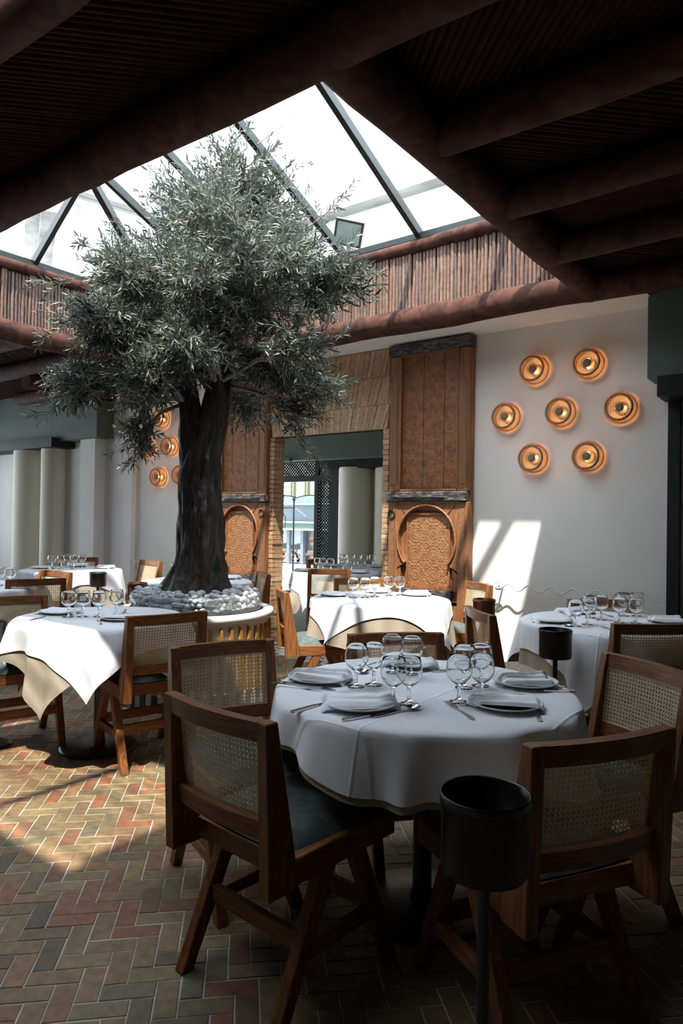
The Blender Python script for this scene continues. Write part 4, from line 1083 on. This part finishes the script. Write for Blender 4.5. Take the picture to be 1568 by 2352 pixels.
# ================================================================== cane chairs
def bend(x): return -0.022 * (1 - (x / .20) ** 2)
TILT0, TILTZ = -.2345, .43
def back_y(z): return -.235 - (z - .43) * (.048 / .39)      # centre line of the leaning back
def chair_proto():
    root = empty('dining_chair')
    for s_ in (-1, 1):
        poly = [(-.283, .372), (-.182, .372), (-.190, .452), (-.262, .82), (-.302, .82)]
        a, b = sorted((s_ * .222, s_ * .184))
        MB().prism(poly, a, b, 'x').build('back_post', M['wood'], root, .003)
        MB().box((a + (.003 if s_ < 0 else 0), -.184, .378), (b - (.003 if s_ > 0 else 0), .235, .450)).build('seat_rail', M['wood_y'], root, .003)
    def rail(z0, z1, th, name):
        mb = MB(); vs_ = []
        n = 10
        for i in range(n + 1):
            x = -.186 + .372 * i / n
            for z, dy in ((z0, -th / 2), (z0, th / 2), (z1, th / 2), (z1, -th / 2)):
                vs_.append((x, back_y(z) + dy + bend(x), z))
        fs = []
        for i in range(n):
            for k in range(4): fs.append((4*i + k, 4*i + (k+1) % 4, 4*i + 4 + (k+1) % 4, 4*i + 4 + k))
        fs += [(3, 2, 1, 0), tuple(4*n + k for k in range(4))]
        return mb.add(vs_, fs).build(name, M['wood_x'], root)
    rail(.768, .82, .034, 'top_rail'); rail(.510, .560, .032, 'lower_rail')
    # cane webbing: paired uprights and crosses with diagonals
    x0, x1, z0, z1 = -.186, .186, .558, .770
    mb = MB()
    def strip(p, q_, w, dy, seg):
        vs_ = []
        dx, dz = q_[0] - p[0], q_[1] - p[1]; L_ = math.hypot(dx, dz); nx, nz = -dz / L_ * w / 2, dx / L_ * w / 2
        for i in range(seg + 1):
            x, z = p[0] + dx * i / seg, p[1] + dz * i / seg
            for sg in (-1, 1):
                xx, zz = x + nx * sg, z + nz * sg
                vs_.append((xx, back_y(zz) + .010 + dy + bend(xx), zz))
        mb.add(vs_, [(2*i, 2*i+1, 2*i+3, 2*i+2) for i in range(seg)])
    P_ = .0142
    k = 0
    while x0 + k * P_ < x1:
        for o_ in (-.0021, .0021): strip((x0 + k * P_ + o_ + .004, z0), (x0 + k * P_ + o_ + .004, z1), .0025, 0.0, 1)
        k += 1
    k = 0
    while z0 + k * P_ < z1:
        for o_ in (-.0021, .0021): strip((x0, z0 + k * P_ + o_ + .004), (x1, z0 + k * P_ + o_ + .004), .0025, .0008, 8)
        k += 1
    H_ = z1 - z0
    for s_ in (1, -1):
        c = -H_
        while c < x1 - x0:
            a, b = max(0, c), min(x1 - x0, c + H_)
            if b - a > .006:
                za, zb = (a - c, b - c) if s_ > 0 else (H_ - (a - c), H_ - (b - c))
                strip((x0 + a, z0 + za), (x0 + b, z0 + zb), .0024, .0016 if s_ > 0 else -.0008, 5)
            c += P_
    cpan = mb.build('cane_panel', M['cane'], root)
    mb = MB()
    for p, q_, sg in (((x0 + .002, z0 + .003), (x1 - .002, z0 + .003), 8), ((x0 + .002, z1 - .003), (x1 - .002, z1 - .003), 8), ((x0 + .003, z0), (x0 + .003, z1), 2), ((x1 - .003, z0), (x1 - .003, z1), 2)):
        strip(p, q_, .0055, .0035, sg)
    mb.build('cane_edging', M['cane_edge'], cpan)
    # seat
    MB().box((-.186, -.20, .388), (.186, -.165, .444)).build('rear_rail', M['wood_x'], root)
    MB().box((-.186, .20, .388), (.186, .235, .444)).build('front_rail', M['wood_x'], root)
    cu = MB(); n, m = 16, 16; vs_ = []
    for j in range(m + 1):
        for i in range(n + 1):
            u, v = -1 + 2 * i / n, -1 + 2 * j / m
            x = .196 * (u * math.sqrt(max(0, 1 - .10 * v * v))); y = .02 + .215 * (v * math.sqrt(max(0, 1 - .10 * u * u)))
            e = (1 - abs(u) ** 5) * (1 - abs(v) ** 5)
            vs_.append((x, y, .449 + .048 * max(0, e) ** .5))
    fs = [(j*(n+1)+i, j*(n+1)+i+1, (j+1)*(n+1)+i+1, (j+1)*(n+1)+i) for j in range(m) for i in range(n)]
    cu.add(vs_, fs, True); cu.build('cushion', M['fabric'], root)
    MB().box((-.186, -.165, .43), (.186, .20, .448)).build('seat_board', M['wood_x'], root)
    # legs
    for s_ in (-1, 1):
        x = s_ * .197
        for (yt, yb) in ((-.055, -.228), (.075, .235)):
            dn = 1 if yb > 0 else -1
            poly = [(yt - .03, .379), (yt + .03, .379), (yb + (.022 if dn > 0 else .020), .0), (yb - (.020 if dn > 0 else .022), .0)]
            lg = MB().prism(poly, x - .019, x + .019, 'x').build('leg', M['wood'], root, .003)
        MB().box((x - .013, -.16, .155), (x + .013, .16, .195)).build('side_stretcher', M['wood_y'], root, .002)
    for y in (-.135, .145):
        MB().box((-.18, y - .012, .175), (.18, y + .012, .225)).build('cross_stretcher', M['wood_x'], root, .002)
    return root
CHAIRS = [  # x, y, facing, label
 (-1.342, 1.569, 85, 'cane-back chair with dark green seat in the left foreground, back to the viewer'),
 (-0.714, 1.851, 149, 'shadowed cane-back chair in the right foreground behind the black bucket stand'),
 (-1.783, 1.851, -22, 'cane-back chair left of the front table, its cane facing the viewer, before the planter'),
 (-1.425, 2.438, -42, 'cane-back chair at the far side of the front table, behind the goblets'),
 (-0.750, 2.458, -124, 'cane-back chair at the right end of the front table, cut by the frame'),
 (-0.989, 3.991, 132, 'dark-backed cane chair at the near side of the right-hand wall table'),
 (-1.499, 3.833, 44, 'chair with a multicoloured patterned seat left of the right-hand wall table'),
 (-2.636, 5.015, 232, 'cane chair by the carved door, facing the middle table from the right'),
 (-3.087, 3.917, 49, 'cane-back chair seen side-on at the left of the middle table'),
 (-3.217, 4.689, -43, 'cane chair at the far side of the middle table, in front of the doorway'),
 (-4.449, 5.755, 132, 'tall-looking cane chair standing in the doorway, back to the viewer'),
 (-5.142, 6.805, -10, 'cane chair in the back room, left of the farthest table'),
 (-1.165, 4.487, -54, 'cane chair against the white wall behind the right-hand table'),
 (-3.149, 2.431, 164, 'sunlit cane-back chair with grey-green seat between the left table and the planter'),
 (-3.898, 2.095, -17, 'cane chair at the left edge of the photo, facing the left table'),
 (-5.445, 3.046, 155, 'cane chair seen from behind at the far left, above the left table'),
 (-5.745, 3.154, 274, 'pale cane chair facing the viewer at the far left edge table'),
 (-7.274, 4.594, -38, 'cane chair at the far side of the distant left table, by the column'),
 (-6.484, 4.736, 265, 'cane chair by the wall between the distant left table and the trunk'),
 (-4.541, 4.462, 236, 'pale cane chair right of the table hidden behind the tree'),
 (-5.224, 4.783, -42, 'cane chair just visible behind the trunk, before the left carved door'),
]
cp = chair_proto()
chairs = []
for i, (x, y, f, lab) in enumerate(CHAIRS):
    c = copy_tree(cp) if i else None
    chairs.append(c)
chairs[0] = cp
for c, (x, y, f, lab) in zip(chairs, CHAIRS):
    c.location = (x, y, 0); c.rotation_euler = (0, 0, R(f - 90))
    tag(c, lab, 'chair', 'cane dining chairs')
for ch in chairs[6].children:
    if ch.name.startswith('cushion'):
        ch.data = ch.data.copy(); ch.data.materials[0] = M['floral']; ch['label'] = 'patterned red, green and cream seat cushion'

# ================================================================== tables and cloths
ZTOP = .742
def cloth_mesh(Rt, a, ca, zt, cap, seed, fold=1.0, nth=180, lift=None, lca=None):
    """square cloth (half side a, corners at angle ca) lying on a round top and hanging in folds"""
    rd = random.Random(seed)
    ph = [rd.uniform(0, 6.28) for _ in range(6)]
    rings_top = [0, .3, .6, .85, .95, 1.0]
    nd = 12
    vs_, fs = [(0, 0, zt)], []
    for r in rings_top[1:]:
        for k in range(nth):
            t = 2 * math.pi * k / nth
            vs_.append(((Rt - .006) * r * math.cos(t), (Rt - .006) * r * math.sin(t), zt))
    for d in range(1, nd + 1):
        for k in range(nth):
            t = 2 * math.pi * k / nth
            u = (t - (ca if lca is None else lca) + math.pi / 4) % (math.pi / 2) - math.pi / 4        # angle from the nearest corner
            L_ = a / math.cos(math.pi / 4 - abs(u)) - Rt
            L_ = max(.02, min(L_, cap)) * (1 + .03 * math.sin(5 * t + ph[4]))
            if lift:
                dt = (t - R(lift) + math.pi) % (2 * math.pi) - math.pi
                L_ *= 1 - .42 * math.exp(-(dt / .38) ** 2)
            s_ = L_ * d / nd
            # folds grow with the drop
            corner = math.cos(4 * (t - ca))
            w_ = (s_ / .4) ** .85 * (1.35 if cap < .3 else 1.0)
            amp = fold * (.035 * corner + .040 * math.sin(9 * t + ph[0]) * (.6 + .4 * math.sin(2 * t + ph[5])) + .030 * math.sin(13 * t + ph[1]) + .014 * math.sin(22 * t + ph[2]))
            rr = Rt + .010 * min(1, s_ / .02) + w_ * (.050 + amp)
            if s_ < .012: rr = Rt - .006 + math.sin(s_ / .012 * math.pi / 2) * .014
            z = zt - (s_ - .008 if s_ > .012 else s_ * .35)
            sk = .04 * w_ * math.sin(7 * t + ph[3]) * fold
            vs_.append((rr * math.cos(t + sk), rr * math.sin(t + sk), z))
    for k in range(nth): fs.append((0, 1 + k, 1 + (k + 1) % nth))
    nr = len(rings_top) - 1 + nd
    for i in range(nr - 1):
        o_ = 1 + i * nth
        for k in range(nth): fs.append((o_ + k, o_ + nth + k, o_ + nth + (k + 1) % nth, o_ + (k + 1) % nth))
    mb = MB(); mb.add(vs_, fs, True)
    return mb
TB = [  # key, x, y, R, corner angle, half side, cap, under half side, under cap, where
 ('T1', -1.18, 2.09, .50, -60.5 + 45, .725, .20, .80, .222, 'front table'),
 ('T2', -2.80, 4.27, .50, -97, .585, .34, .76, .42, 'middle table before the carved doors'),
 ('T3', -3.46, 2.35, .46, -42, .60, .42, .655, .48, 'left table beside the planter'),
 ('T4', -1.13, 4.22, .50, -86, .665, .46, .72, .50, 'right-hand table by the white wall'),
 ('T5', -6.71, 4.18, .50, -60, .64, .40, .70, .48, 'distant left table near the columns'),
 ('T6', -4.80, 4.26, .48, -20, .64, .40, .68, .45, 'table behind the olive tree'),
 ('T7', -4.62, 6.14, .48, -88, .64, .42, .68, .46, 'table just beyond the doorway'),
 ('T8', -4.93, 6.98, .48, -20, .64, .40, .68, .45, 'farthest table in the back room'),
 ('T9', -5.66, 2.73, .46, -30, .62, .40, .68, .45, 'table at the left edge'),
]
tp = empty('dining_table')
MB().lathe([(.001, ZTOP - .03), (.485, ZTOP - .03), (.49, ZTOP - .02), (.49, ZTOP - .004), (.485, ZTOP), (.001, ZTOP)], 48).build('tabletop', M['wood_x'], tp)
MB().lathe([(.001, .018), (.04, .022), (.038, .05), (.033, .06), (.033, ZTOP - .06), (.06, ZTOP - .03), (.001, ZTOP - .03)], 20).build('pedestal', M['black'], tp)
MB().lathe([(.001, 0), (.235, 0), (.235, .006), (.22, .014), (.05, .024), (.001, .024)], 40).build('base_plate', M['black'], tp)
TPOS = {}
for i, (k, x, y, Rt, ca, a, cap, ua, ucap, where) in enumerate(TB):
    t = tp if i == 0 else copy_tree(tp)
    t.location = (x, y, 0); t.scale = (Rt / .50, Rt / .50, 1)
    tag(t, 'round pedestal table under cloths, the ' + where, 'table', 'round dining tables')
    TPOS[k] = (x, y)
for i, (k, x, y, Rt, ca, a, cap, ua, ucap, where) in enumerate(TB):
    o = cloth_mesh(Rt + .001, ua, R(ca), ZTOP + .0015, ucap, 60 + i, 1.0, lift=-110 if i == 0 else None, lca=R(ca - (24, 45, 26, 30, 20, 20, 20, 20, 20)[i])).build('under_cloth', M['beige']); o.location = (x, y, 0)
    tag(o, 'beige under-cloth hanging below the white one on the ' + where, 'tablecloth', 'beige under-cloths')
    o = cloth_mesh(Rt + .009, a, R(ca), ZTOP + .004, cap, 60 + i, 1.0, lift=-110 if i == 0 else None).build('tablecloth', M['cloth']); o.location = (x, y, 0)
    tag(o, 'white square cloth draped over the ' + where, 'tablecloth', 'white tablecloths')
ZC = ZTOP + .0045

# ================================================================== tableware
def outer_inner(prof, th):
    return prof
gp = MB().lathe([(.0005, 0), (.030, .0), (.0315, .0015), (.030, .0035), (.012, .0075), (.0062, .014), (.0052, .030), (.0065, .040), (.0055, .050), (.0085, .056), (.024, .066), (.0365, .080), (.0425, .097), (.0415, .115), (.0385, .132), (.0355, .148),
                 (.0345, .1485), (.0345, .1475), (.0373, .132), (.0402, .115), (.0411, .097), (.0350, .0808), (.023, .0685), (.009, .0600), (.0005, .0590)], 28).mesh('wine_goblet', M['glass'])
def goblet(x, y, label, group, rz=0):
    o = link('wine_goblet', gp); o.location = (x, y, ZC); o.rotation_euler = (0, 0, rz)
    return tag(o, label, 'glass', group)
G1 = [((-1.377, 1.955), 'goblet on the front table, leftmost of them all'), ((-1.344, 2.016), 'goblet on the front table, second from the left'),
      ((-1.153, 1.843), 'front left goblet of the middle cluster on the front table'), ((-1.119, 1.882), 'front right goblet of the middle cluster, nearest the spoon, on the front table'),
      ((-1.386, 2.203), 'back left goblet of the middle cluster on the front table'), ((-1.310, 2.221), 'back right goblet of the middle cluster on the front table'),
      ((-1.007, 2.006), 'front left goblet of the right cluster, above the fork, on the front table'), ((-0.959, 2.073), 'front right goblet of the right cluster on the front table'),
      ((-1.077, 2.185), 'back left goblet of the right cluster on the front table'), ((-1.045, 2.250), 'back right goblet of the right cluster on the front table')]
for p, lab in G1: goblet(*p, lab, 'goblets on the front table')
G3 = [((-3.582, 2.217), 'first goblet from the left on the left table by the planter'), ((-3.529, 2.275), 'second goblet from the left on the left table by the planter'), ((-3.463, 2.335), 'third goblet from the left on the left table by the planter'), ((-3.455, 2.445), 'fourth goblet from the left on the left table by the planter')]
for p, lab in G3: goblet(*p, lab, 'goblets on the left table')
G2 = [((-2.961, 4.15), 'first goblet from the left on the middle table'), ((-2.895, 4.21), 'second goblet from the left on the middle table'), ((-2.89, 4.33), 'third goblet from the left on the middle table'), ((-2.845, 4.46), 'fourth goblet from the left, left of the pair on the middle table'), ((-2.79, 4.53), 'goblet at the right of the pair on the middle table')]
for p, lab in G2: goblet(*p, lab, 'goblets on the middle table')
G4 = [(-1.236, 3.904), (-1.205, 4.01), (-1.276, 4.307), (-1.196, 4.257), (-1.082, 4.222), (-1.00, 4.26), (-1.137, 4.54), (-1.073, 4.599)]
L4 = ['near left goblet of the left cluster on the right-hand wall table', 'near right goblet of the left cluster on the right-hand wall table', 'back left goblet of the left cluster on the right-hand wall table', 'back right goblet of the left cluster on the right-hand wall table',
      'near left goblet of the right cluster on the right-hand wall table', 'near right goblet of the right cluster on the right-hand wall table', 'back left goblet of the right cluster on the right-hand wall table', 'back right goblet of the right cluster, rightmost on the right-hand wall table']
for p, lab in zip(G4, L4): goblet(*p, lab, 'goblets on the right-hand table')
for pts, w_, g in (([(-6.93, 4.08), (-6.88, 4.16), (-6.98, 4.30), (-6.786, 4.251), (-6.87, 4.41)], 'of the five small goblets on the distant left table', 'goblets on the distant left table'),
                   ([(-4.80, 6.03), (-4.72, 6.02), (-4.64, 6.06), (-4.503, 6.10), (-4.44, 6.17)], 'of the five sunlit goblets on the table beyond the doorway', 'goblets on the doorway table'),
                   ([(-5.085, 6.874), (-5.02, 6.95), (-4.96, 7.03), (-4.90, 7.10), (-4.82, 7.16)], 'of the five goblets on the farthest table in the back room', 'goblets on the farthest table'),
                   ([(-5.47, 2.86), (-5.53, 2.80), (-5.60, 2.84)], 'of the goblets on the table at the left edge', 'goblets on the cut-off table')):
    names = ('leftmost', 'second from left', 'third from left', 'fourth from left', 'rightmost') if len(pts) == 5 else ('rightmost', 'middle', 'leftmost')
    for p, nm in zip(pts, names): goblet(*p, nm + ' ' + w_, g)

# plates
plm = MB().lathe([(.001, 0), (.062, 0), (.066, .003), (.105, .011), (.116, .016), (.117, .018), (.1155, .0195), (.104, .0155), (.085, .0095)], 40).mesh('rim', M['plate'])
wem = MB().lathe([(.086, .0094), (.066, .0062), (.001, .0055)], 40).mesh('centre', M['well'])
def plate(x, y, label, group):
    r = empty('dinner_plate', (x, y, ZC)); tag(r, label, 'plate', group)
    link('rim', plm, r); link('centre', wem, r)
# napkins: folded cloth as a closed height field
def napkin_mesh(L_, W_, fan, seed):
    n, m = 44, 30
    def h(u, v):
        e = min(1, (1 - abs(u)) * 9) * min(1, (1 - abs(v)) * 7)
        e = max(0, e) ** .5
        nz = mnoise.noise(Vector((u * 1.8, v * 1.5, seed)))
        if fan:
            c = (v + .16 * u * (1 if seed % 2 else -1)) * 1.5 + 1.5
            fr = c - math.floor(c)
            ridge = (1 - fr) ** 1.3 * min(1, fr * 9)
            return e * (.006 + .013 * ridge + .006 * (1 + v) * .5 + .004 * nz)
        ruff = max(0, u - .45) * 1.8
        return e * (.006 + .004 * nz + .004 * (v > .1 + .1 * math.sin(u * 3)) + .009 * ruff * math.sin(v * 11 + seed) + .004 * ruff)
    def P(u, v):
        w_ = W_ * ((.78 + .22 * u) if fan else (.92 - .10 * u + .12 * max(0, u - .5)))
        bow = .012 * math.sin(v * 2 + seed) * u
        return (u * L_ / 2 + .010 * math.sin(v * 3.1 + seed) * u, v * w_ / 2 + bow)
    vs_, fs = [], []
    for s_ in (1, 0):
        for j in range(m + 1):
            for i in range(n + 1):
                u, v = -1 + 2 * i / n, -1 + 2 * j / m
                x, y = P(u, v)
                droop = -.012 * max(0, abs(u) - .82) / .18 - .010 * max(0, -v - .55) / .45
                vs_.append((x, y, (h(u, v) if s_ else 0) + droop))
    o_ = (n + 1) * (m + 1)
    q = lambda i, j: j * (n + 1) + i
    for j in range(m):
        for i in range(n):
            fs.append((q(i, j), q(i+1, j), q(i+1, j+1), q(i, j+1)))
            fs.append((o_ + q(i, j), o_ + q(i, j+1), o_ + q(i+1, j+1), o_ + q(i+1, j)))
    for i in range(n):
        fs.append((q(i, 0), o_ + q(i, 0), o_ + q(i+1, 0), q(i+1, 0))); fs.append((q(i, m), q(i+1, m), o_ + q(i+1, m), o_ + q(i, m)))
    for j in range(m):
        fs.append((q(0, j), q(0, j+1), o_ + q(0, j+1), o_ + q(0, j))); fs.append((q(n, j), o_ + q(n, j), o_ + q(n, j+1), q(n, j+1)))
    return MB().add(vs_, fs, True).mesh('folded_napkin', M['napkin'])
NK = [napkin_mesh(.215, .155, 1, 1), napkin_mesh(.235, .135, 0, 4), napkin_mesh(.185, .150, 1, 12), napkin_mesh(.225, .140, 0, 15)]
def napkin(x, y, rz, kind, label, group):
    o = link('folded_napkin', NK[kind]); o.location = (x, y, ZC + .0185); o.rotation_euler = (0, 0, rz)
    tag(o, label, 'napkin', group)
SET = [ # x, y, napkin angle, kind, phrase
 (-1.533, 1.95, R(30), 0, 'at the left of the front table', 'front table'), (-1.223, 1.757, R(38), 1, 'nearest the viewer at the centre of the front table', 'front table'),
 (-.868, 2.054, R(216), 3, 'at the near right of the front table, right of the fork', 'front table'), (-.931, 2.375, R(40), 2, 'at the far right of the front table', 'front table'), (-1.413, 2.37, R(20), 3, 'at the far side of the front table behind the goblets', 'front table'),
 (-3.146, 4.174, R(20), 3, 'at the left of the middle table', 'middle table'), (-3.05, 4.60, R(60), 0, 'at the far side of the middle table', 'middle table'), (-2.70, 4.63, R(30), 2, 'at the right of the middle table', 'middle table'),
 (-3.75, 2.27, R(25), 1, 'at the left of the left table', 'left table'), (-3.28, 2.36, R(220), 3, 'at the right of the left table beside the chair back', 'left table'),
 (-1.40, 3.98, R(35), 3, 'at the near left of the right-hand wall table', 'right-hand table'), (-1.42, 4.49, R(60), 1, 'at the far left of the right-hand wall table', 'right-hand table'), (-.87, 4.44, R(25), 2, 'at the right of the right-hand wall table', 'right-hand table'),
 (-7.02, 4.02, R(30), 1, 'at the left of the distant left table', 'distant left table'), (-7.02, 4.45, R(60), 0, 'at the far side of the distant left table', 'distant left table'), (-6.62, 4.52, R(30), 2, 'at the right of the distant left table', 'distant left table'),
 (-4.87, 5.88, R(30), 1, 'at the left of the table beyond the doorway', 'doorway table'), (-4.28, 6.10, R(30), 2, 'at the right of the table beyond the doorway', 'doorway table'),
 (-5.13, 6.68, R(30), 1, 'at the left of the farthest table', 'farthest table'), (-4.66, 7.02, R(30), 2, 'at the right of the farthest table', 'farthest table'),
 (-4.74, 4.60, R(30), 0, 'on the table behind the tree trunk', 'hidden table'), (-5.52, 2.55, R(20), 1, 'on the table cut by the left edge, nearer', 'cut-off table'), (-5.36, 2.98, R(20), 0, 'on the table cut by the left edge, by the chair back', 'cut-off table')]
for x, y, a, k, ph, g in SET:
    plate(x, y, 'grey-rimmed plate ' + ph, 'plates on the ' + g)
    napkin(x, y, a, k, 'folded white napkin ' + ph, 'napkins on the ' + g)

# cutlery: built along +x, head at the origin end
def flat_piece(mb, outline, z=0.0, th=.0022):
    pts = [(x, y) for x, y in outline] + [(x, -y) for x, y in reversed(outline) if y > 1e-6]
    mb.prism([(x, y) for x, y in pts], z, z + th, 'z')
def handle(mb, x0, x1):
    flat_piece(mb, [(x0, .0028), (x0 + .03, .0026), (x0 + (x1 - x0) * .6, .0045), (x1 - .012, .0082), (x1 - .003, .0065), (x1, .0)], .001)
def fork_mesh():
    mb = MB()
    for k in range(4):
        y = (k - 1.5) * .0058
        mb.box((0, y - .0014, .003), (.045, y + .0014, .0052))
    flat_piece(mb, [(.043, .0105), (.055, .0115), (.068, .008), (.078, .0032)], .0015, .003)
    handle(mb, .074, .195); return mb.mesh('fork', M['steel'])
def knife_mesh():
    mb = MB()
    mb.prism([(0, -.002), (.012, -.0075), (.05, -.0095), (.105, -.0090), (.108, .006), (.03, .006), (.008, .004)], .0008, .0024, 'z')
    flat_piece(mb, [(.104, .0055), (.12, .0065), (.19, .0085), (.212, .0075), (.217, 0)], .0, .0055); return mb.mesh('knife', M['steel'])
def spoon_mesh():
    mb = MB(); n, m = 12, 6; vs_ = [(.028, 0, .0012)]; fs = []
    for j in range(1, m + 1):
        for k in range(n * 2):
            a = math.pi * k / n; r = j / m
            vs_.append((.028 + .029 * r * math.cos(a), .0195 * r * math.sin(a) * (1 - .12 * math.cos(a)), .0012 + .0085 * r * r))
    q = n * 2
    for k in range(q): fs.append((0, 1 + k, 1 + (k + 1) % q))
    for j in range(m - 1):
        for k in range(q): fs.append((1 + j*q + k, 1 + (j+1)*q + k, 1 + (j+1)*q + (k+1) % q, 1 + j*q + (k+1) % q))
    mb.add(vs_, fs, True); handle(mb, .056, .185)
    for i in range(len(mb.v)):
        pass
    return mb.mesh('spoon', M['steel'])
CM = {'fork': fork_mesh(), 'knife': knife_mesh(), 'spoon': spoon_mesh()}
CL = {'fork': .195, 'knife': .217, 'spoon': .185}
def cutlery(kind, p, q_, label, group, dz=0.0):
    """head near p, handle end pointing towards q"""
    o = link({'fork': 'fork', 'knife': 'table_knife', 'spoon': 'spoon'}[kind], CM[kind])
    a = math.atan2(q_[1] - p[1], q_[0] - p[0])
    o.location = (p[0], p[1], ZC + .0005 + dz); o.rotation_euler = (0, 0, a)
    tag(o, label, kind, group)
CUT = [('fork', (-1.034, 1.974), (-.836, 1.818), 'steel fork lying alone near the centre right of the front table'),
       ('spoon', (-1.068, 1.86), (-1.13, 1.66), 'steel spoon right of the nearest plate on the front table'),
       ('knife', (-1.095, 1.80), (-1.165, 1.62), 'steel knife beside the spoon at the nearest plate on the front table'),
       ('knife', (-1.318, 1.78), (-1.335, 1.60), 'steel knife whose handle shows left of the nearest plate, front table'),
       ('knife', (-1.394, 1.862), (-1.597, 1.83), 'steel knife below the left plate on the front table'),
       ('fork', (-1.434, 1.835), (-1.600, 1.792), 'steel fork below the left plate on the front table'),
       ('knife', (-.985, 1.97), (-.899, 2.143), 'steel knife between the right goblets and the near right plate'),
       ('knife', (-.93, 2.262), (-.79, 2.36), 'steel knife in front of the far right plate on the front table'),
       ('fork', (-.95, 2.285), (-.83, 2.375), 'steel fork in front of the far right plate on the front table'),
       ('spoon', (-.80, 2.13), (-.73, 1.98), 'steel spoon right of the near right plate on the front table'),
       ('fork', (-1.285, 2.33), (-1.21, 2.45), 'steel fork by the far side plate on the front table'),
       ('spoon', (-1.475, 2.12), (-1.50, 2.28), 'steel spoon behind the leftmost goblets on the front table')]
for k, p, q_, lab in CUT: cutlery(k, p, q_, lab, 'cutlery on the front table', .006 if 'fork below' in lab or 'fork in front' in lab else 0)
for k, p, q_, lab, g in (('fork', (-3.37, 2.27), (-3.23, 2.19), 'fork in front of the right plate on the left table', 'left table'), ('knife', (-3.70, 2.15), (-3.60, 2.02), 'knife in front of the left plate on the left table', 'left table'),
        ('fork', (-3.46, 2.50), (-3.58, 2.60), 'fork behind the goblets on the left table', 'left table'),
        ('fork', (-1.11, 3.96), (-.99, 3.85), 'fork at the near side of the right-hand wall table', 'right-hand table'), ('spoon', (-1.24, 3.86), (-1.40, 3.85), 'spoon in front of the near left plate on the right-hand wall table', 'right-hand table'),
        ('knife', (-1.42, 4.16), (-1.37, 4.33), 'knife left of the goblets on the right-hand wall table', 'right-hand table'), ('fork', (-1.17, 4.42), (-1.27, 4.55), 'fork behind the goblets on the right-hand wall table', 'right-hand table'),
        ('knife', (-3.03, 4.05), (-3.17, 4.0), 'knife in front of the left plate on the middle table', 'middle table'), ('fork', (-2.80, 4.60), (-2.92, 4.70), 'fork beside the right plate on the middle table', 'middle table')):
    cutlery(k, p, q_, lab, 'cutlery on the ' + g)

# ================================================================== wine bucket stands
def stand(x, y, zr, rb, m, label):
    r = empty('bucket_stand', (x, y, 0)); tag(r, label, 'wine stand', 'wine bucket stands')
    h = rb * 1.72
    MB().lathe([(.001, zr - h), (rb * .93, zr - h), (rb * .96, zr - h + .006), (rb * .97, zr - .022), (rb, zr - .020), (rb, zr - .004), (rb * .985, zr), (rb * .955, zr - .003), (rb * .93, zr - h + .012), (.001, zr - h + .012)], 40).build('bucket', m, r)
    MB().tube([(0, 0, .02), (0, 0, zr - h)], .0125, 12).build('pole', M['black'], r)
    MB().lathe([(.001, 0), (.13, 0), (.13, .008), (.10, .016), (.02, .03), (.001, .03)], 32).build('base', M['black'], r)
stand(-.569, 1.253, .80, .088, M['bronze'], 'black wine bucket on a pole in the dark foreground')
stand(-1.235, 3.567, .77, .086, M['bronze'], 'black wine bucket stand before the right-hand wall table')
stand(-2.135, 4.64, .765, .083, M['copper'], 'copper wine bucket stand by the wall under the wavy rail')
stand(-5.81, 3.90, .785, .080, M['black'], 'black wine bucket stand before the distant left table')
stand(-4.92, 3.69, .758, .085, M['copper'], 'copper wine bucket stand at the left of the tree planter')
stand(-3.955, 1.955, .71, .088, M['bronze'], 'wine bucket stand cut by the left edge of the photo')

scn.cycles.max_bounces = 10
scn.cycles.diffuse_bounces = 6
scn.cycles.transparent_max_bounces = 24
scn.cycles.transmission_bounces = 10
scn.cycles.sample_clamp_indirect = 6.0
